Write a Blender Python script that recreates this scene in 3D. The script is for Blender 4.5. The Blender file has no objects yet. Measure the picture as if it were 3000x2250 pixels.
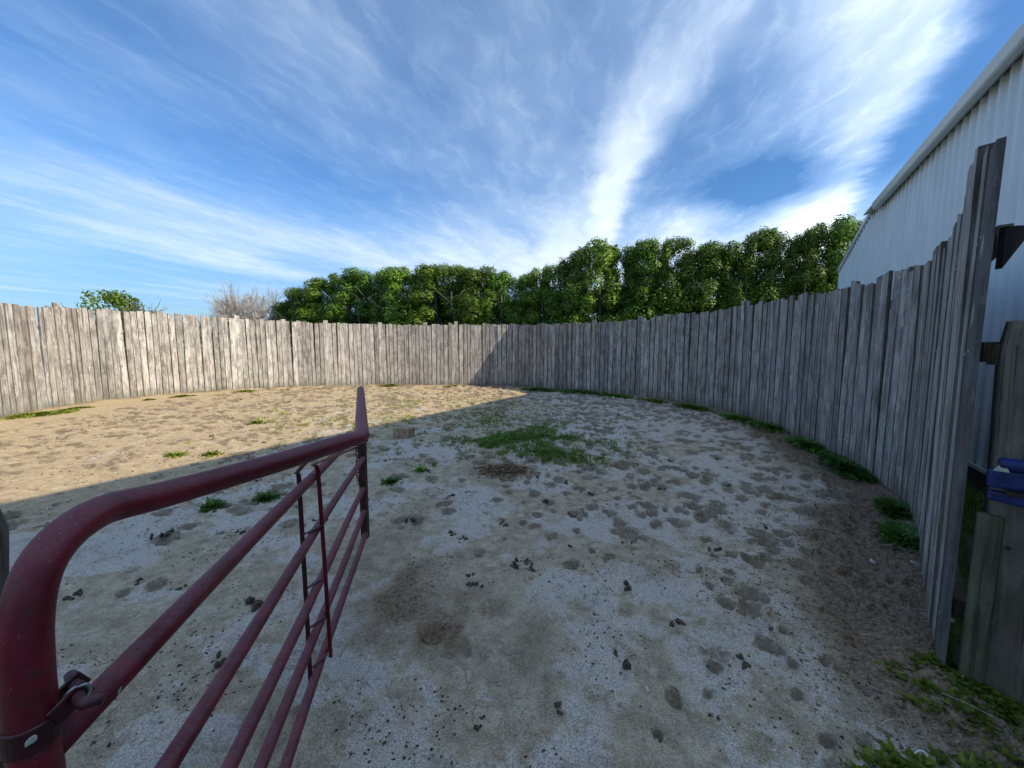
import bpy, bmesh, math, random
import numpy as np
from mathutils import Vector, Matrix
R = math.radians
random.seed(7)
rng = np.random.default_rng(11)
sc = bpy.context.scene
COL = sc.collection

# ------------------------------------------------------------------ camera, sun, sky, exposure
EYE = 1.55
cam_data = bpy.data.cameras.new('camera')
cam = bpy.data.objects.new('camera', cam_data)
COL.objects.link(cam)
cam.location = (0, 0, EYE)
cam.rotation_euler = (R(90 - 5.4), 0, 0)
cam_data.sensor_width = 36
cam_data.lens = 13.52
cam_data.clip_start = 0.02
cam_data.clip_end = 2000
sc.camera = cam
sc.view_settings.view_transform = 'Standard'
sc.view_settings.look = 'None'
sc.view_settings.gamma = 1
sc.view_settings.use_curve_mapping = False
sc.view_settings.exposure = 1.38

SUN_DIR = Vector((1.624, -0.812, 1.0)).normalized()
sun_data = bpy.data.lights.new('sun', 'SUN')
sun_data.energy = 2.9
sun_data.angle = R(0.5)
sun_data.color = (1.0, 0.87, 0.68)
sun = bpy.data.objects.new('sun', sun_data)
COL.objects.link(sun)
sun.rotation_euler = SUN_DIR.to_track_quat('Z', 'Y').to_euler()
sun.location = SUN_DIR * 60


class NT:
    """small helper for building node trees"""
    def __init__(self, tree):
        self.t = tree

    def node(self, kind, ins=None, **props):
        n = self.t.nodes.new(kind)
        for k, v in props.items():
            setattr(n, k, v)
        for k, v in (ins or {}).items():
            self.put(n.inputs[k], v)
        return n

    def put(self, sock, v):
        if isinstance(v, bpy.types.NodeSocket):
            self.t.links.new(v, sock)
        elif isinstance(v, (tuple, list)):
            if len(v) == 3 and len(sock.default_value) == 4:
                v = (*v, 1)
            sock.default_value = v
        else:
            sock.default_value = v

    def m(self, op, a, b=0.0, c=None, clamp=False):
        n = self.t.nodes.new('ShaderNodeMath')
        n.operation = op
        n.use_clamp = clamp
        self.put(n.inputs[0], a)
        self.put(n.inputs[1], b)
        if c is not None:
            self.put(n.inputs[2], c)
        return n.outputs[0]

    def ramp(self, x, lo, hi, a=0.0, b=1.0):
        n = self.t.nodes.new('ShaderNodeMapRange')
        n.interpolation_type = 'SMOOTHSTEP'
        self.put(n.inputs[0], x)
        for i, v in enumerate((lo, hi, a, b)):
            self.put(n.inputs[i + 1], v)
        return n.outputs[0]

    def mix(self, f, a, b, blend='MIX'):
        n = self.t.nodes.new('ShaderNodeMix')
        n.data_type = 'RGBA'
        n.blend_type = blend
        self.put(n.inputs[0], f)
        self.put(n.inputs[6], a)
        self.put(n.inputs[7], b)
        return n.outputs[2]

    def noise(self, vec, scale, detail=4, rough=0.55, dist=0.0):
        n = self.node('ShaderNodeTexNoise', {'Vector': vec, 'Scale': scale, 'Detail': detail, 'Roughness': rough, 'Distortion': dist})
        return n.outputs[0]

    def xyz(self, x, y, z=0.0):
        return self.node('ShaderNodeCombineXYZ', {0: x, 1: y, 2: z}).outputs[0]

    def sep(self, v):
        return self.node('ShaderNodeSeparateXYZ', {0: v}).outputs

    def vscale(self, v, s):
        n = self.t.nodes.new('ShaderNodeVectorMath')
        n.operation = 'MULTIPLY'
        self.put(n.inputs[0], v)
        self.put(n.inputs[1], s)
        return n.outputs[0]

    def vadd(self, v, s):
        n = self.t.nodes.new('ShaderNodeVectorMath')
        n.operation = 'ADD'
        self.put(n.inputs[0], v)
        self.put(n.inputs[1], s)
        return n.outputs[0]


world = bpy.data.worlds.new('World')
sc.world = world
world.use_nodes = True
W = NT(world.node_tree)
for n in list(world.node_tree.nodes):
    world.node_tree.nodes.remove(n)
sky = W.node('ShaderNodeTexSky')
sky.sky_type = 'NISHITA'
sky.sun_disc = False
sky.sun_elevation = math.asin(SUN_DIR.z)
sky.sun_rotation = math.atan2(SUN_DIR.x, SUN_DIR.y)
sky.altitude = 200
sky.air_density = 1.0
sky.dust_density = 0.6
sky.ozone_density = 2.5
geo_dir = W.node('ShaderNodeTexCoord').outputs['Generated']
dx, dy, dz = W.sep(geo_dir)
dzc = W.m('MAXIMUM', dz, 0.035)
px = W.m('DIVIDE', dx, dzc)
py = W.m('DIVIDE', dy, dzc)
ca, sa = math.cos(R(12.5)), math.sin(R(12.5))
U0 = W.m('SUBTRACT', W.m('MULTIPLY', px, ca), W.m('MULTIPLY', py, sa))
V0 = W.m('ADD', W.m('MULTIPLY', px, sa), W.m('MULTIPLY', py, ca))
UV = W.xyz(U0, V0, 0.0)
# gentle warp so that the streaks are not ruler straight
w1 = W.m('SUBTRACT', W.noise(UV, 0.9, 3, 0.5), 0.5)
w2 = W.m('SUBTRACT', W.noise(W.vadd(UV, (7.3, 2.1, 0)), 3.0, 4, 0.6), 0.5)
U = W.m('ADD', U0, W.m('ADD', W.m('MULTIPLY', w1, 0.55), W.m('MULTIPLY', w2, 0.07)))
V = W.m('ADD', V0, W.m('MULTIPLY', w1, 0.5))
bands = W.noise(W.xyz(W.m('MULTIPLY', U, 1.0), W.m('MULTIPLY', V, 0.22), 3.0), 1.15, 3, 0.5, 0.0)
fibre = W.noise(W.xyz(W.m('MULTIPLY', U, 1.0), W.m('MULTIPLY', V, 0.35), 9.0), 4.5, 4, 0.5, 0.15)
veil = W.noise(W.xyz(U, V, 5.0), 0.55, 4, 0.5)
dens = W.m('ADD', W.m('MULTIPLY', W.ramp(bands, 0.38, 0.76), 0.30), W.m('MULTIPLY', W.ramp(fibre, 0.40, 0.8), 0.10))
hair = W.noise(W.xyz(W.m('ADD', U0, W.m('MULTIPLY', w2, 0.25)), W.m('MULTIPLY', V0, 0.30), 4.0), 13.0, 5, 0.6, 0.2)
dens = W.m('ADD', dens, W.m('MULTIPLY', W.ramp(hair, 0.42, 0.75), 0.10))
dens = W.m('ADD', dens, W.m('MULTIPLY', W.ramp(veil, 0.34, 0.72), 0.20))
def gauss(x, c, s):
    d = W.m('DIVIDE', W.m('SUBTRACT', x, c), s)
    return W.m('EXPONENT', W.m('MULTIPLY', W.m('MULTIPLY', d, d), -1.0))
# a long bright streak, sharper on its right side
Us = W.m('SUBTRACT', U, W.m('MULTIPLY', W.m('MAXIMUM', W.m('SUBTRACT', 2.5, V0), 0.0), 0.24))
streak = W.m('MULTIPLY', W.ramp(Us, -0.20, 0.06), W.ramp(Us, 0.08, 0.24, 1.0, 0.0))
streak = W.m('MULTIPLY', streak, W.ramp(V0, 3.3, 4.4, 1.0, 0.0))
dens = W.m('ADD', dens, W.m('MULTIPLY', streak, W.m('ADD', 0.17, W.m('MULTIPLY', W.ramp(V0, 1.1, 2.1), 0.27))))
# broad bank of cirrus on the right with a crisp outer edge and clear sky beyond
edge = W.m('SUBTRACT', U0, W.m('ADD', 0.47, W.m('MULTIPLY', V0, 0.385)))
edge = W.m('ADD', edge, W.m('ADD', W.m('MULTIPLY', w2, 0.20), W.m('MULTIPLY', w1, 0.16)))
bank = W.m('MULTIPLY', W.ramp(edge, -0.72, -0.08), W.ramp(edge, -0.10, 0.07, 1.0, 0.0))
dens = W.m('ADD', dens, W.m('MULTIPLY', bank, W.m('ADD', 0.34, W.m('MULTIPLY', fibre, 0.30))))
dens = W.m('MULTIPLY', dens, W.ramp(edge, -0.02, 0.10, 1.0, 0.06))
# haze belt low over the trees and clear gap above it
belt = W.m('MULTIPLY', gauss(dz, 0.20, 0.085), W.ramp(W.m('ABSOLUTE', W.m('SUBTRACT', U0, 0.5)), 1.5, 6.0, 1.0, 0.25))
dens = W.m('ADD', dens, W.m('MULTIPLY', belt, W.m('ADD', 0.18, W.m('MULTIPLY', bands, 0.5))))
gap = W.m('MULTIPLY', gauss(U0, 0.95, 0.45), gauss(V0, 2.75, 0.42))
dens = W.m('SUBTRACT', dens, W.m('MULTIPLY', gap, 0.55))
low = W.ramp(dz, 0.0, 0.12)
dens = W.m('MULTIPLY', dens, W.m('ADD', 0.5, W.m('MULTIPLY', low, 0.5)), clamp=True)
tint = W.mix(1.0, sky.outputs[0], W.mix(W.ramp(dz, 0.0, 0.30), (0.25, 0.32, 0.41, 1), (0.32, 0.51, 0.68, 1)), 'MULTIPLY')
cloud_col = W.mix(W.ramp(dens, 0.10, 0.75), (2.5, 3.5, 4.9, 1), (4.1, 4.6, 5.0, 1))
# thin cloud brightened on the sun side, added to lift light in the shade
cosang = W.m('ADD', W.m('ADD', W.m('MULTIPLY', dx, SUN_DIR.x), W.m('MULTIPLY', dy, SUN_DIR.y)), W.m('MULTIPLY', dz, SUN_DIR.z))
half = W.m('MULTIPLY', W.m('ADD', cosang, 1.0), 0.5)
sun_side_lift = W.m('ADD', 0.88, W.m('MULTIPLY', W.m('MULTIPLY', half, half), 0.85))
cloud_col = W.vscale(cloud_col, W.xyz(sun_side_lift, sun_side_lift, sun_side_lift))
skycol = W.mix(W.m('MULTIPLY', dens, 0.92), tint, cloud_col)
bg = W.node('ShaderNodeBackground', {'Color': skycol, 'Strength': 0.10})
wo = W.node('ShaderNodeOutputWorld', {'Surface': bg.outputs[0]})

# ------------------------------------------------------------------ object helpers
def tag(o, label=None, cat=None, group=None, kind=None):
    if label: o['label'] = label
    if cat: o['category'] = cat
    if group: o['group'] = group
    if kind: o['kind'] = kind
    return o


def link(name, me, parent=None, mat=None, loc=None):
    o = bpy.data.objects.new(name, me)
    COL.objects.link(o)
    if parent: o.parent = parent
    if mat and me is not None: me.materials.append(mat)
    if loc: o.location = loc
    return o


def empty(name, loc=(0, 0, 0)):
    o = bpy.data.objects.new(name, None)
    o.empty_display_size = 0.1
    COL.objects.link(o)
    o.location = loc
    return o


def mesh(name, V_, F_, smooth=False):
    me = bpy.data.meshes.new(name)
    me.from_pydata([tuple(v) for v in V_], [], F_)
    if smooth:
        me.shade_smooth()
    me.update()
    return me


def np_mesh(name, V_, F_, smooth=False):
    """V_ (n,3) array, F_ (m,k) array of equal sized faces"""
    me = bpy.data.meshes.new(name)
    n, m_, k = len(V_), len(F_), F_.shape[1]
    me.vertices.add(n)
    me.vertices.foreach_set('co', np.ascontiguousarray(V_, dtype=np.float32).ravel())
    me.loops.add(m_ * k)
    me.loops.foreach_set('vertex_index', np.ascontiguousarray(F_, dtype=np.int32).ravel())
    me.polygons.add(m_)
    me.polygons.foreach_set('loop_start', np.arange(0, m_ * k, k, dtype=np.int32))
    me.polygons.foreach_set('loop_total', np.full(m_, k, dtype=np.int32))
    if smooth:
        me.polygons.foreach_set('use_smooth', np.ones(m_, dtype=bool))
    me.update()
    me.validate()
    return me


def box_vf(x0, x1, y0, y1, z0, z1):
    v = [(x0, y0, z0), (x1, y0, z0), (x1, y1, z0), (x0, y1, z0), (x0, y0, z1), (x1, y0, z1), (x1, y1, z1), (x0, y1, z1)]
    f = [(0, 3, 2, 1), (4, 5, 6, 7), (0, 1, 5, 4), (1, 2, 6, 5), (2, 3, 7, 6), (3, 0, 4, 7)]
    return v, f


def beam_vf(a, b, w, h, up=(0, 0, 1)):
    a, b = Vector(a), Vector(b)
    d = (b - a).normalized()
    s = d.cross(Vector(up)).normalized()
    u = s.cross(d).normalized()
    v = []
    for p in (a, b):
        for i, j in ((-1, -1), (1, -1), (1, 1), (-1, 1)):
            v.append(p + s * (i * w / 2) + u * (j * h / 2))
    f = [(0, 1, 2, 3), (7, 6, 5, 4), (0, 4, 5, 1), (1, 5, 6, 2), (2, 6, 7, 3), (3, 7, 4, 0)]
    return v, f


def bevel_obj(o, w=0.004, seg=2):
    m_ = o.modifiers.new('bevel', 'BEVEL')
    m_.width = w
    m_.segments = seg
    m_.limit_method = 'ANGLE'


def smooth_path(pts, n):
    """Catmull-Rom"""
    P = [Vector(p) for p in pts]
    P = [P[0] * 2 - P[1]] + P + [P[-1] * 2 - P[-2]]
    out = []
    for i in range(1, len(P) - 2):
        for k in range(n):
            t = k / n
            a, b, c, d = P[i - 1], P[i], P[i + 1], P[i + 2]
            out.append(0.5 * ((2 * b) + (c - a) * t + (2 * a - 5 * b + 4 * c - d) * t * t + (3 * b - a - 3 * c + d) * t ** 3))
    out.append(P[-2])
    return out


def tube_vf(pts, rad, sides=12, caps=True, squash=None):
    pts = [Vector(p) for p in pts]
    n = len(pts)
    if not hasattr(rad, '__len__'): rad = [rad] * n
    V_, F_ = [], []
    t0 = (pts[1] - pts[0]).normalized()
    ref = Vector((0, 0, 1)) if abs(t0.z) < 0.9 else Vector((1, 0, 0))
    nrm = t0.cross(ref).normalized()
    for i, p in enumerate(pts):
        t = (pts[min(i + 1, n - 1)] - pts[max(i - 1, 0)]).normalized()
        nrm = (nrm - t * nrm.dot(t)).normalized()
        b = t.cross(nrm)
        for k in range(sides):
            a = 2 * math.pi * k / sides
            V_.append(p + (nrm * math.cos(a) + b * math.sin(a)) * rad[i])
    for i in range(n - 1):
        for k in range(sides):
            k2 = (k + 1) % sides
            F_.append((i * sides + k, i * sides + k2, (i + 1) * sides + k2, (i + 1) * sides + k))
    if caps:
        F_.append(tuple(range(sides - 1, -1, -1)))
        F_.append(tuple((n - 1) * sides + k for k in range(sides)))
    return V_, F_


class MB:
    def __init__(self):
        self.v, self.f = [], []

    def add(self, vf):
        o = len(self.v)
        self.v += [tuple(v) for v in vf[0]]
        self.f += [tuple(i + o for i in f) for f in vf[1]]
        return self

    def build(self, name, mat, parent=None, smooth=False):
        me = mesh(name, self.v, self.f, smooth)
        return link(name, me, parent, mat)


# ------------------------------------------------------------------ numpy noise
_perm = rng.random((256, 256))
def vnoise(x, y, seed=0):
    x = np.asarray(x, dtype=np.float64) + seed * 17.37
    y = np.asarray(y, dtype=np.float64) + seed * 9.71
    xi, yi = np.floor(x).astype(int), np.floor(y).astype(int)
    fx, fy = x - xi, y - yi
    fx = fx * fx * (3 - 2 * fx); fy = fy * fy * (3 - 2 * fy)
    a = _perm[xi % 256, yi % 256]; b = _perm[(xi + 1) % 256, yi % 256]
    c = _perm[xi % 256, (yi + 1) % 256]; d = _perm[(xi + 1) % 256, (yi + 1) % 256]
    return (a * (1 - fx) + b * fx) * (1 - fy) + (c * (1 - fx) + d * fx) * fy


def fbm(x, y, octs=4, seed=0, gain=0.5):
    s, a, t = 0, 1, 0
    for i in range(octs):
        # rotate every octave so that the lattice does not show
        c_, s_ = math.cos(0.6 + i), math.sin(0.6 + i)
        s = s + a * vnoise((x * c_ - y * s_) * 2 ** i, (x * s_ + y * c_) * 2 ** i, seed + i)
        t += a
        a *= gain
    return s / t


def sstep(x, a, b):
    t = np.clip((x - a) / (b - a), 0, 1)
    return t * t * (3 - 2 * t)


# ------------------------------------------------------------------ materials
def new_mat(name, rough=0.8, spec=0.3):
    m_ = bpy.data.materials.new(name)
    m_.use_nodes = True
    b = m_.node_tree.nodes['Principled BSDF']
    b.inputs['Roughness'].default_value = rough
    b.inputs['Specular IOR Level'].default_value = spec
    return m_, NT(m_.node_tree), b


def bump(T, b, h, strength=0.5, dist=0.01):
    n = T.node('ShaderNodeBump', {'Height': h, 'Strength': strength, 'Distance': dist})
    T.put(b.inputs['Normal'], n.outputs[0])


def weathered_wood(name, pale=(0.41, 0.39, 0.365), dark=(0.10, 0.09, 0.08), green=0.0, knots=True, grain=1.0, var=0.42):
    m_, T, b = new_mat(name, 0.85, 0.25)
    tc = T.node('ShaderNodeTexCoord').outputs['Object']
    rnd = T.node('ShaderNodeObjectInfo').outputs['Random']
    off = T.xyz(T.m('MULTIPLY', rnd, 37.0), T.m('MULTIPLY', rnd, 91.0), T.m('MULTIPLY', rnd, 53.0))
    p = T.vadd(tc, off)
    warp = T.noise(T.vscale(p, (4.0, 4.0, 1.3)), 1.0, 3, 0.5)
    sx, sy, sz = T.sep(p)
    pw = T.xyz(T.m('ADD', sx, T.m('MULTIPLY', warp, 0.05)), sy, sz)
    g1 = T.noise(T.vscale(pw, (70.0 * grain, 70.0 * grain, 2.2)), 1.0, 4, 0.6)
    g2 = T.noise(T.vscale(pw, (20.0 * grain, 20.0 * grain, 0.9)), 1.0, 4, 0.6)
    blot = T.noise(T.vscale(p, (7.0, 7.0, 3.0)), 1.0, 4, 0.65)
    f = T.m('ADD', T.m('MULTIPLY', T.ramp(g1, 0.36, 0.64), 0.34), T.m('ADD', T.m('MULTIPLY', T.ramp(g2, 0.36, 0.64), 0.36), T.m('MULTIPLY', T.ramp(blot, 0.38, 0.62), 0.45)))
    col = T.mix(f, dark, pale)
    # silvery flecks
    fl = T.noise(T.vscale(p, (34.0, 34.0, 7.0)), 1.0, 4, 0.7, 0.3)
    col = T.mix(T.m('MULTIPLY', T.ramp(fl, 0.57, 0.68), 0.50), col, tuple(min(0.62, c_ * 1.55) for c_ in pale) + (1,))
    # brown / green weather stains
    st = T.noise(T.vscale(p, (5.0, 5.0, 0.8)), 1.0, 3, 0.5)
    col = T.mix(T.m('MULTIPLY', T.ramp(st, 0.52, 0.75), 0.45), col, (0.155, 0.115, 0.085, 1))
    ck = T.noise(T.vscale(pw, (95.0 * grain, 95.0 * grain, 1.1)), 1.0, 2, 0.5)
    crack = T.ramp(ck, 0.63, 0.69)
    col = T.mix(T.m('MULTIPLY', crack, 0.8), col, (0.035, 0.03, 0.03, 1))
    if knots:
        vo = T.node('ShaderNodeTexVoronoi', {'Vector': T.vscale(p, (5.0, 0.6, 2.9)), 'Scale': 1.0, 'Randomness': 1.0})
        d = vo.outputs['Distance']
        col = T.mix(T.m('MULTIPLY', T.ramp(d, 0.10, 0.20, 1.0, 0.0), 0.5), col, (0.58, 0.54, 0.49, 1))
        col = T.mix(T.m('MULTIPLY', T.ramp(d, 0.045, 0.085, 1.0, 0.0), 0.85), col, (0.085, 0.065, 0.055, 1))
    wob = T.ramp(T.noise(T.vscale(p, (3.0, 3.0, 1.5)), 1.0, 2), 0.4, 0.65)
    wz = T.node('ShaderNodeNewGeometry').outputs['Position']
    hz = T.sep(wz)[2]
    damp = T.m('MULTIPLY', T.ramp(hz, 0.02, 0.32, 1.0, 0.0), 0.5)
    col = T.mix(damp, col, (0.11, 0.115, 0.075, 1))
    if green:
        col = T.mix(T.m('MULTIPLY', wob, green), col, (0.055, 0.07, 0.03, 1))
    v = T.m('ADD', 1.0 - var * 0.6, T.m('MULTIPLY', rnd, var * 1.2))
    hue = T.node('ShaderNodeHueSaturation', {'Value': v, 'Saturation': T.m('ADD', 0.75, T.m('MULTIPLY', T.m('FRACT', T.m('MULTIPLY', rnd, 13.7)), 0.5)), 'Color': col})
    T.put(b.inputs['Base Color'], hue.outputs[0])
    h = T.m('SUBTRACT', T.m('ADD', T.m('MULTIPLY', g1, 0.6), T.m('MULTIPLY', g2, 0.6)), T.m('MULTIPLY', crack, 0.9))
    bump(T, b, h, 0.7, 0.006)
    return m_


M_board = weathered_wood('weathered board wood')
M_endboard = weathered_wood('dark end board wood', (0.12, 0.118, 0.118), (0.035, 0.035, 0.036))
M_gapshade = weathered_wood('gap shade board edge wood', (0.13, 0.115, 0.10), (0.04, 0.035, 0.03), 0.0, False)  # dark tone stands in for shade in the gaps between boards
M_black = weathered_wood('blackened stringer wood', (0.035, 0.032, 0.03), (0.012, 0.011, 0.01), 0.0, False)
M_beam = weathered_wood('old beam wood', (0.16, 0.13, 0.10), (0.05, 0.04, 0.03), 0.3, False)
M_tie = weathered_wood('railroad tie wood', (0.16, 0.14, 0.11), (0.03, 0.026, 0.02), 0.3, False, 0.75, 0.1)
M_plank = weathered_wood('mossy plank wood', (0.15, 0.145, 0.105), (0.04, 0.04, 0.027), 0.35, False, 1.0, 0.1)
M_block = None


def red_paint(name, dark=1.0):
    m_, T, b = new_mat(name, 0.45, 0.45)
    g = T.node('ShaderNodeNewGeometry')
    pos, nrm = g.outputs['Position'], g.outputs['Normal']
    up = T.sep(nrm)[2]
    n1 = T.noise(pos, 9.0, 5, 0.65)
    n2 = T.noise(pos, 60.0, 4, 0.7)
    n3 = T.noise(pos, 260.0, 3, 0.7)
    col = T.mix(T.ramp(n1, 0.35, 0.7), (0.095 * dark, 0.0022 * dark, 0.008 * dark, 1), (0.20 * dark, 0.0055 * dark, 0.019 * dark, 1))
    # dust that settles on the upper side of every tube, chalky faded paint
    dust = T.m('MULTIPLY', T.ramp(up, 0.05, 0.95), T.m('ADD', 0.35, T.m('MULTIPLY', T.ramp(n2, 0.35, 0.65), 0.5)))
    dust = T.m('MULTIPLY', dust, T.ramp(T.m('ADD', T.m('MULTIPLY', n1, 0.7), T.m('MULTIPLY', n2, 0.3)), 0.28, 0.56))
    col = T.mix(T.m('MULTIPLY', dust, 0.8), col, (0.165, 0.10, 0.115, 1))
    col = T.mix(T.m('MULTIPLY', T.ramp(n3, 0.62, 0.70), T.m('MULTIPLY', T.ramp(n1, 0.5, 0.6), 0.7)), col, (0.33, 0.28, 0.26, 1))
    rust = T.ramp(T.noise(T.vadd(pos, (3, 9, 1)), 38.0, 6, 0.75), 0.585, 0.64)
    col = T.mix(T.m('MULTIPLY', rust, 0.8), col, (0.055, 0.02, 0.012, 1))
    T.put(b.inputs['Base Color'], col)
    T.put(b.inputs['Roughness'], T.m('ADD', 0.42, T.m('MULTIPLY', dust, 0.5), clamp=True))
    bump(T, b, T.m('ADD', n2, T.m('MULTIPLY', n3, 0.5)), 0.25, 0.0015)
    return m_


M_red = red_paint('dusty red gate paint')
M_reddark = red_paint('shade-darkened rusted gate paint', 0.28)  # darker copy of the paint: shade put into the colour, with rust


def plain(name, col, rough=0.5, metal=0.0, scale=40.0, amount=0.25, spec=0.4, bmp=0.2):
    m_, T, b = new_mat(name, rough, spec)
    tc = T.node('ShaderNodeTexCoord').outputs['Object']
    n = T.noise(tc, scale, 4, 0.6)
    c2 = tuple(c * (1 - amount) for c in col)
    c3 = tuple(min(1, c * (1 + amount)) for c in col)
    T.put(b.inputs['Base Color'], T.mix(T.ramp(n, 0.3, 0.7), c2, c3))
    b.inputs['Metallic'].default_value = metal
    bump(T, b, n, bmp, 0.002)
    return m_


M_block = plain('timber offcut wood', (0.30, 0.215, 0.135), 0.85, 0, 14, 0.35)
M_zinc = plain('galvanised steel', (0.45, 0.48, 0.5), 0.35, 0.9)
M_chain = plain('rusty chain steel', (0.05, 0.035, 0.03), 0.6, 0.6)
M_chip = plain('bare primer chip', (0.42, 0.45, 0.40), 0.8)
M_blue = plain('faded blue plastic', (0.006, 0.020, 0.11), 0.45, 0, 22.0, 0.5)
M_cream = plain('cream plastic', (0.42, 0.44, 0.36), 0.6)
M_stone = plain('pale stone', (0.48, 0.45, 0.38), 0.9, 0, 30, 0.3)
M_manure = plain('dark manure', (0.085, 0.068, 0.050), 0.95, 0, 60, 0.5, 0.15, 0.8)
M_crumb = plain('dark dirt crumbs', (0.085, 0.064, 0.047), 0.95, 0, 9, 0.7, 0.15, 0.5)
M_mulch = plain('brown debris', (0.20, 0.135, 0.085), 0.95, 0, 12, 0.6, 0.15, 0.5)
M_straw = plain('dry straw', (0.52, 0.46, 0.30), 0.8, 0, 12, 0.3)
M_feather = plain('white scrap', (0.75, 0.77, 0.76), 0.6, 0, 12, 0.1)
M_dark = plain('dark footing and gap shade', (0.10, 0.10, 0.095), 0.9)  # also used for dark pieces that stand in for shaded gaps
M_bark = plain('pale tree bark', (0.13, 0.115, 0.09), 0.9, 0, 8, 0.4)
M_twig = plain('bare grey branches', (0.30, 0.275, 0.25), 0.9, 0, 4, 0.3)


def painted_metal(name, col, screws=False):
    m_, T, b = new_mat(name, 0.38, 0.5)
    pos = T.node('ShaderNodeNewGeometry').outputs['Position']
    n = T.noise(T.vscale(pos, (1.0, 1.0, 0.35)), 3.0, 5, 0.6)
    fine = T.noise(T.vscale(pos, (14.0, 14.0, 1.2)), 1.0, 4, 0.6)
    c = T.mix(T.ramp(n, 0.35, 0.7), tuple(v * 0.90 for v in col), col)
    c = T.mix(T.m('MULTIPLY', T.ramp(fine, 0.55, 0.8), 0.25), c, tuple(v * 0.72 for v in col))
    z = T.sep(pos)[2]
    c = T.mix(T.m('MULTIPLY', T.m('MULTIPLY', T.ramp(z, 0.2, 1.0, 1.0, 0.0), T.ramp(fine, 0.3, 0.7)), 0.35), c, (0.30, 0.27, 0.2, 1))
    T.put(b.inputs['Base Color'], c)
    T.put(b.inputs['Roughness'], T.m('ADD', 0.22, T.m('MULTIPLY', n, 0.25)))
    bump(T, b, n, 0.12, 0.01)
    return m_


M_wall = painted_metal('white ribbed steel', (0.80, 0.84, 0.86))
M_trim = painted_metal('pale grey steel trim', (0.66, 0.69, 0.67))
M_trimwhite = painted_metal('white trim edge', (0.78, 0.80, 0.79))
M_roof = painted_metal('steel roof', (0.55, 0.56, 0.57))


def leaf_mat(name, c1, c2, trans=0.35, bright=(0.16, 0.24, 0.035)):
    m_ = bpy.data.materials.new(name)
    m_.use_nodes = True
    T = NT(m_.node_tree)
    b = m_.node_tree.nodes['Principled BSDF']
    g = T.node('ShaderNodeNewGeometry')
    ri = g.outputs['Random Per Island']
    rnd = T.node('ShaderNodeObjectInfo').outputs['Random']
    col = T.mix(ri, c1, c2)
    col = T.mix(T.m('MULTIPLY', T.ramp(ri, 0.9, 1.0), 0.35), col, bright)
    col = T.node('ShaderNodeHueSaturation', {'Color': col, 'Value': T.m('ADD', 0.72, T.m('MULTIPLY', rnd, 0.56)), 'Hue': T.m('ADD', 0.482, T.m('MULTIPLY', T.m('FRACT', T.m('MULTIPLY', rnd, 7.3)), 0.03))}).outputs[0]
    T.put(b.inputs['Base Color'], col)
    b.inputs['Roughness'].default_value = 0.5
    b.inputs['Specular IOR Level'].default_value = 0.3
    tr = T.node('ShaderNodeBsdfTranslucent', {'Color': T.mix(0.5, col, (0.16, 0.24, 0.02, 1))})
    mx = T.node('ShaderNodeMixShader', {0: trans, 1: b.outputs[0], 2: tr.outputs[0]})
    out = m_.node_tree.nodes['Material Output']
    T.put(out.inputs['Surface'], mx.outputs[0])
    return m_


M_leaf = leaf_mat('pear tree leaves', (0.045, 0.105, 0.013, 1), (0.14, 0.25, 0.022, 1), 0.2)
M_leaf2 = leaf_mat('young maple leaves', (0.07, 0.15, 0.015, 1), (0.16, 0.28, 0.03, 1), 0.4)
M_grass = leaf_mat('green grass', (0.06, 0.17, 0.016, 1), (0.17, 0.33, 0.04, 1), 0.3)
M_weed = leaf_mat('yellow green weeds', (0.075, 0.11, 0.012, 1), (0.19, 0.24, 0.022, 1), 0.3, (0.34, 0.36, 0.06, 1))
M_weeddark = leaf_mat('deep green weeds', (0.035, 0.12, 0.014, 1), (0.09, 0.22, 0.025, 1), 0.3)

# ------------------------------------------------------------------ fence path
FP = [(-8.6, 2.2), (-10.0, 4.6), (-10.9, 7.0), (-11.55, 9.07), (-11.95, 10.96), (-11.72, 11.99), (-11.21, 13.11), (-10.25, 13.97), (-9.05, 14.78), (-7.52, 15.41),
      (-4.92, 15.78), (-2.23, 15.58), (-0.30, 15.27), (0.0, 15.18), (0.24, 14.98), (1.65, 13.93), (3.65, 12.34), (4.58, 10.96), (4.99, 9.92), (5.16, 8.57), (4.97, 6.84),
      (4.62, 5.41), (4.05, 3.95), (3.52, 3.22), (2.73, 2.40), (2.025, 1.685)]
FH = [2.5, 2.5, 2.5, 2.54, 2.63, 2.66, 2.66, 2.62, 2.58, 2.54, 2.49, 2.47, 2.45, 2.46, 2.44, 2.40, 2.40, 2.46, 2.46, 2.48, 2.42, 2.37, 2.35, 2.34, 2.40, 2.44]
sp = smooth_path([(x, y, h) for (x, y), h in zip(FP, FH)], 24)
SP = np.array([tuple(p) for p in sp])
seg = np.hypot(np.diff(SP[:, 0]), np.diff(SP[:, 1]))
ARC = np.concatenate([[0], np.cumsum(seg)])
def fpt(s):
    return (np.interp(s, ARC, SP[:, 0]), np.interp(s, ARC, SP[:, 1]), np.interp(s, ARC, SP[:, 2]))
POLY = SP[:, :2]


def fence_dist(x, y):
    """unsigned distance to the fence line"""
    d = np.full(np.shape(x), 1e9)
    for i in range(0, len(POLY) - 6, 6):
        a, b = POLY[i], POLY[i + 6]
        ab = b - a
        t = np.clip(((x - a[0]) * ab[0] + (y - a[1]) * ab[1]) / (ab @ ab), 0, 1)
        d = np.minimum(d, np.hypot(x - a[0] - t * ab[0], y - a[1] - t * ab[1]))
    return d


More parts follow.
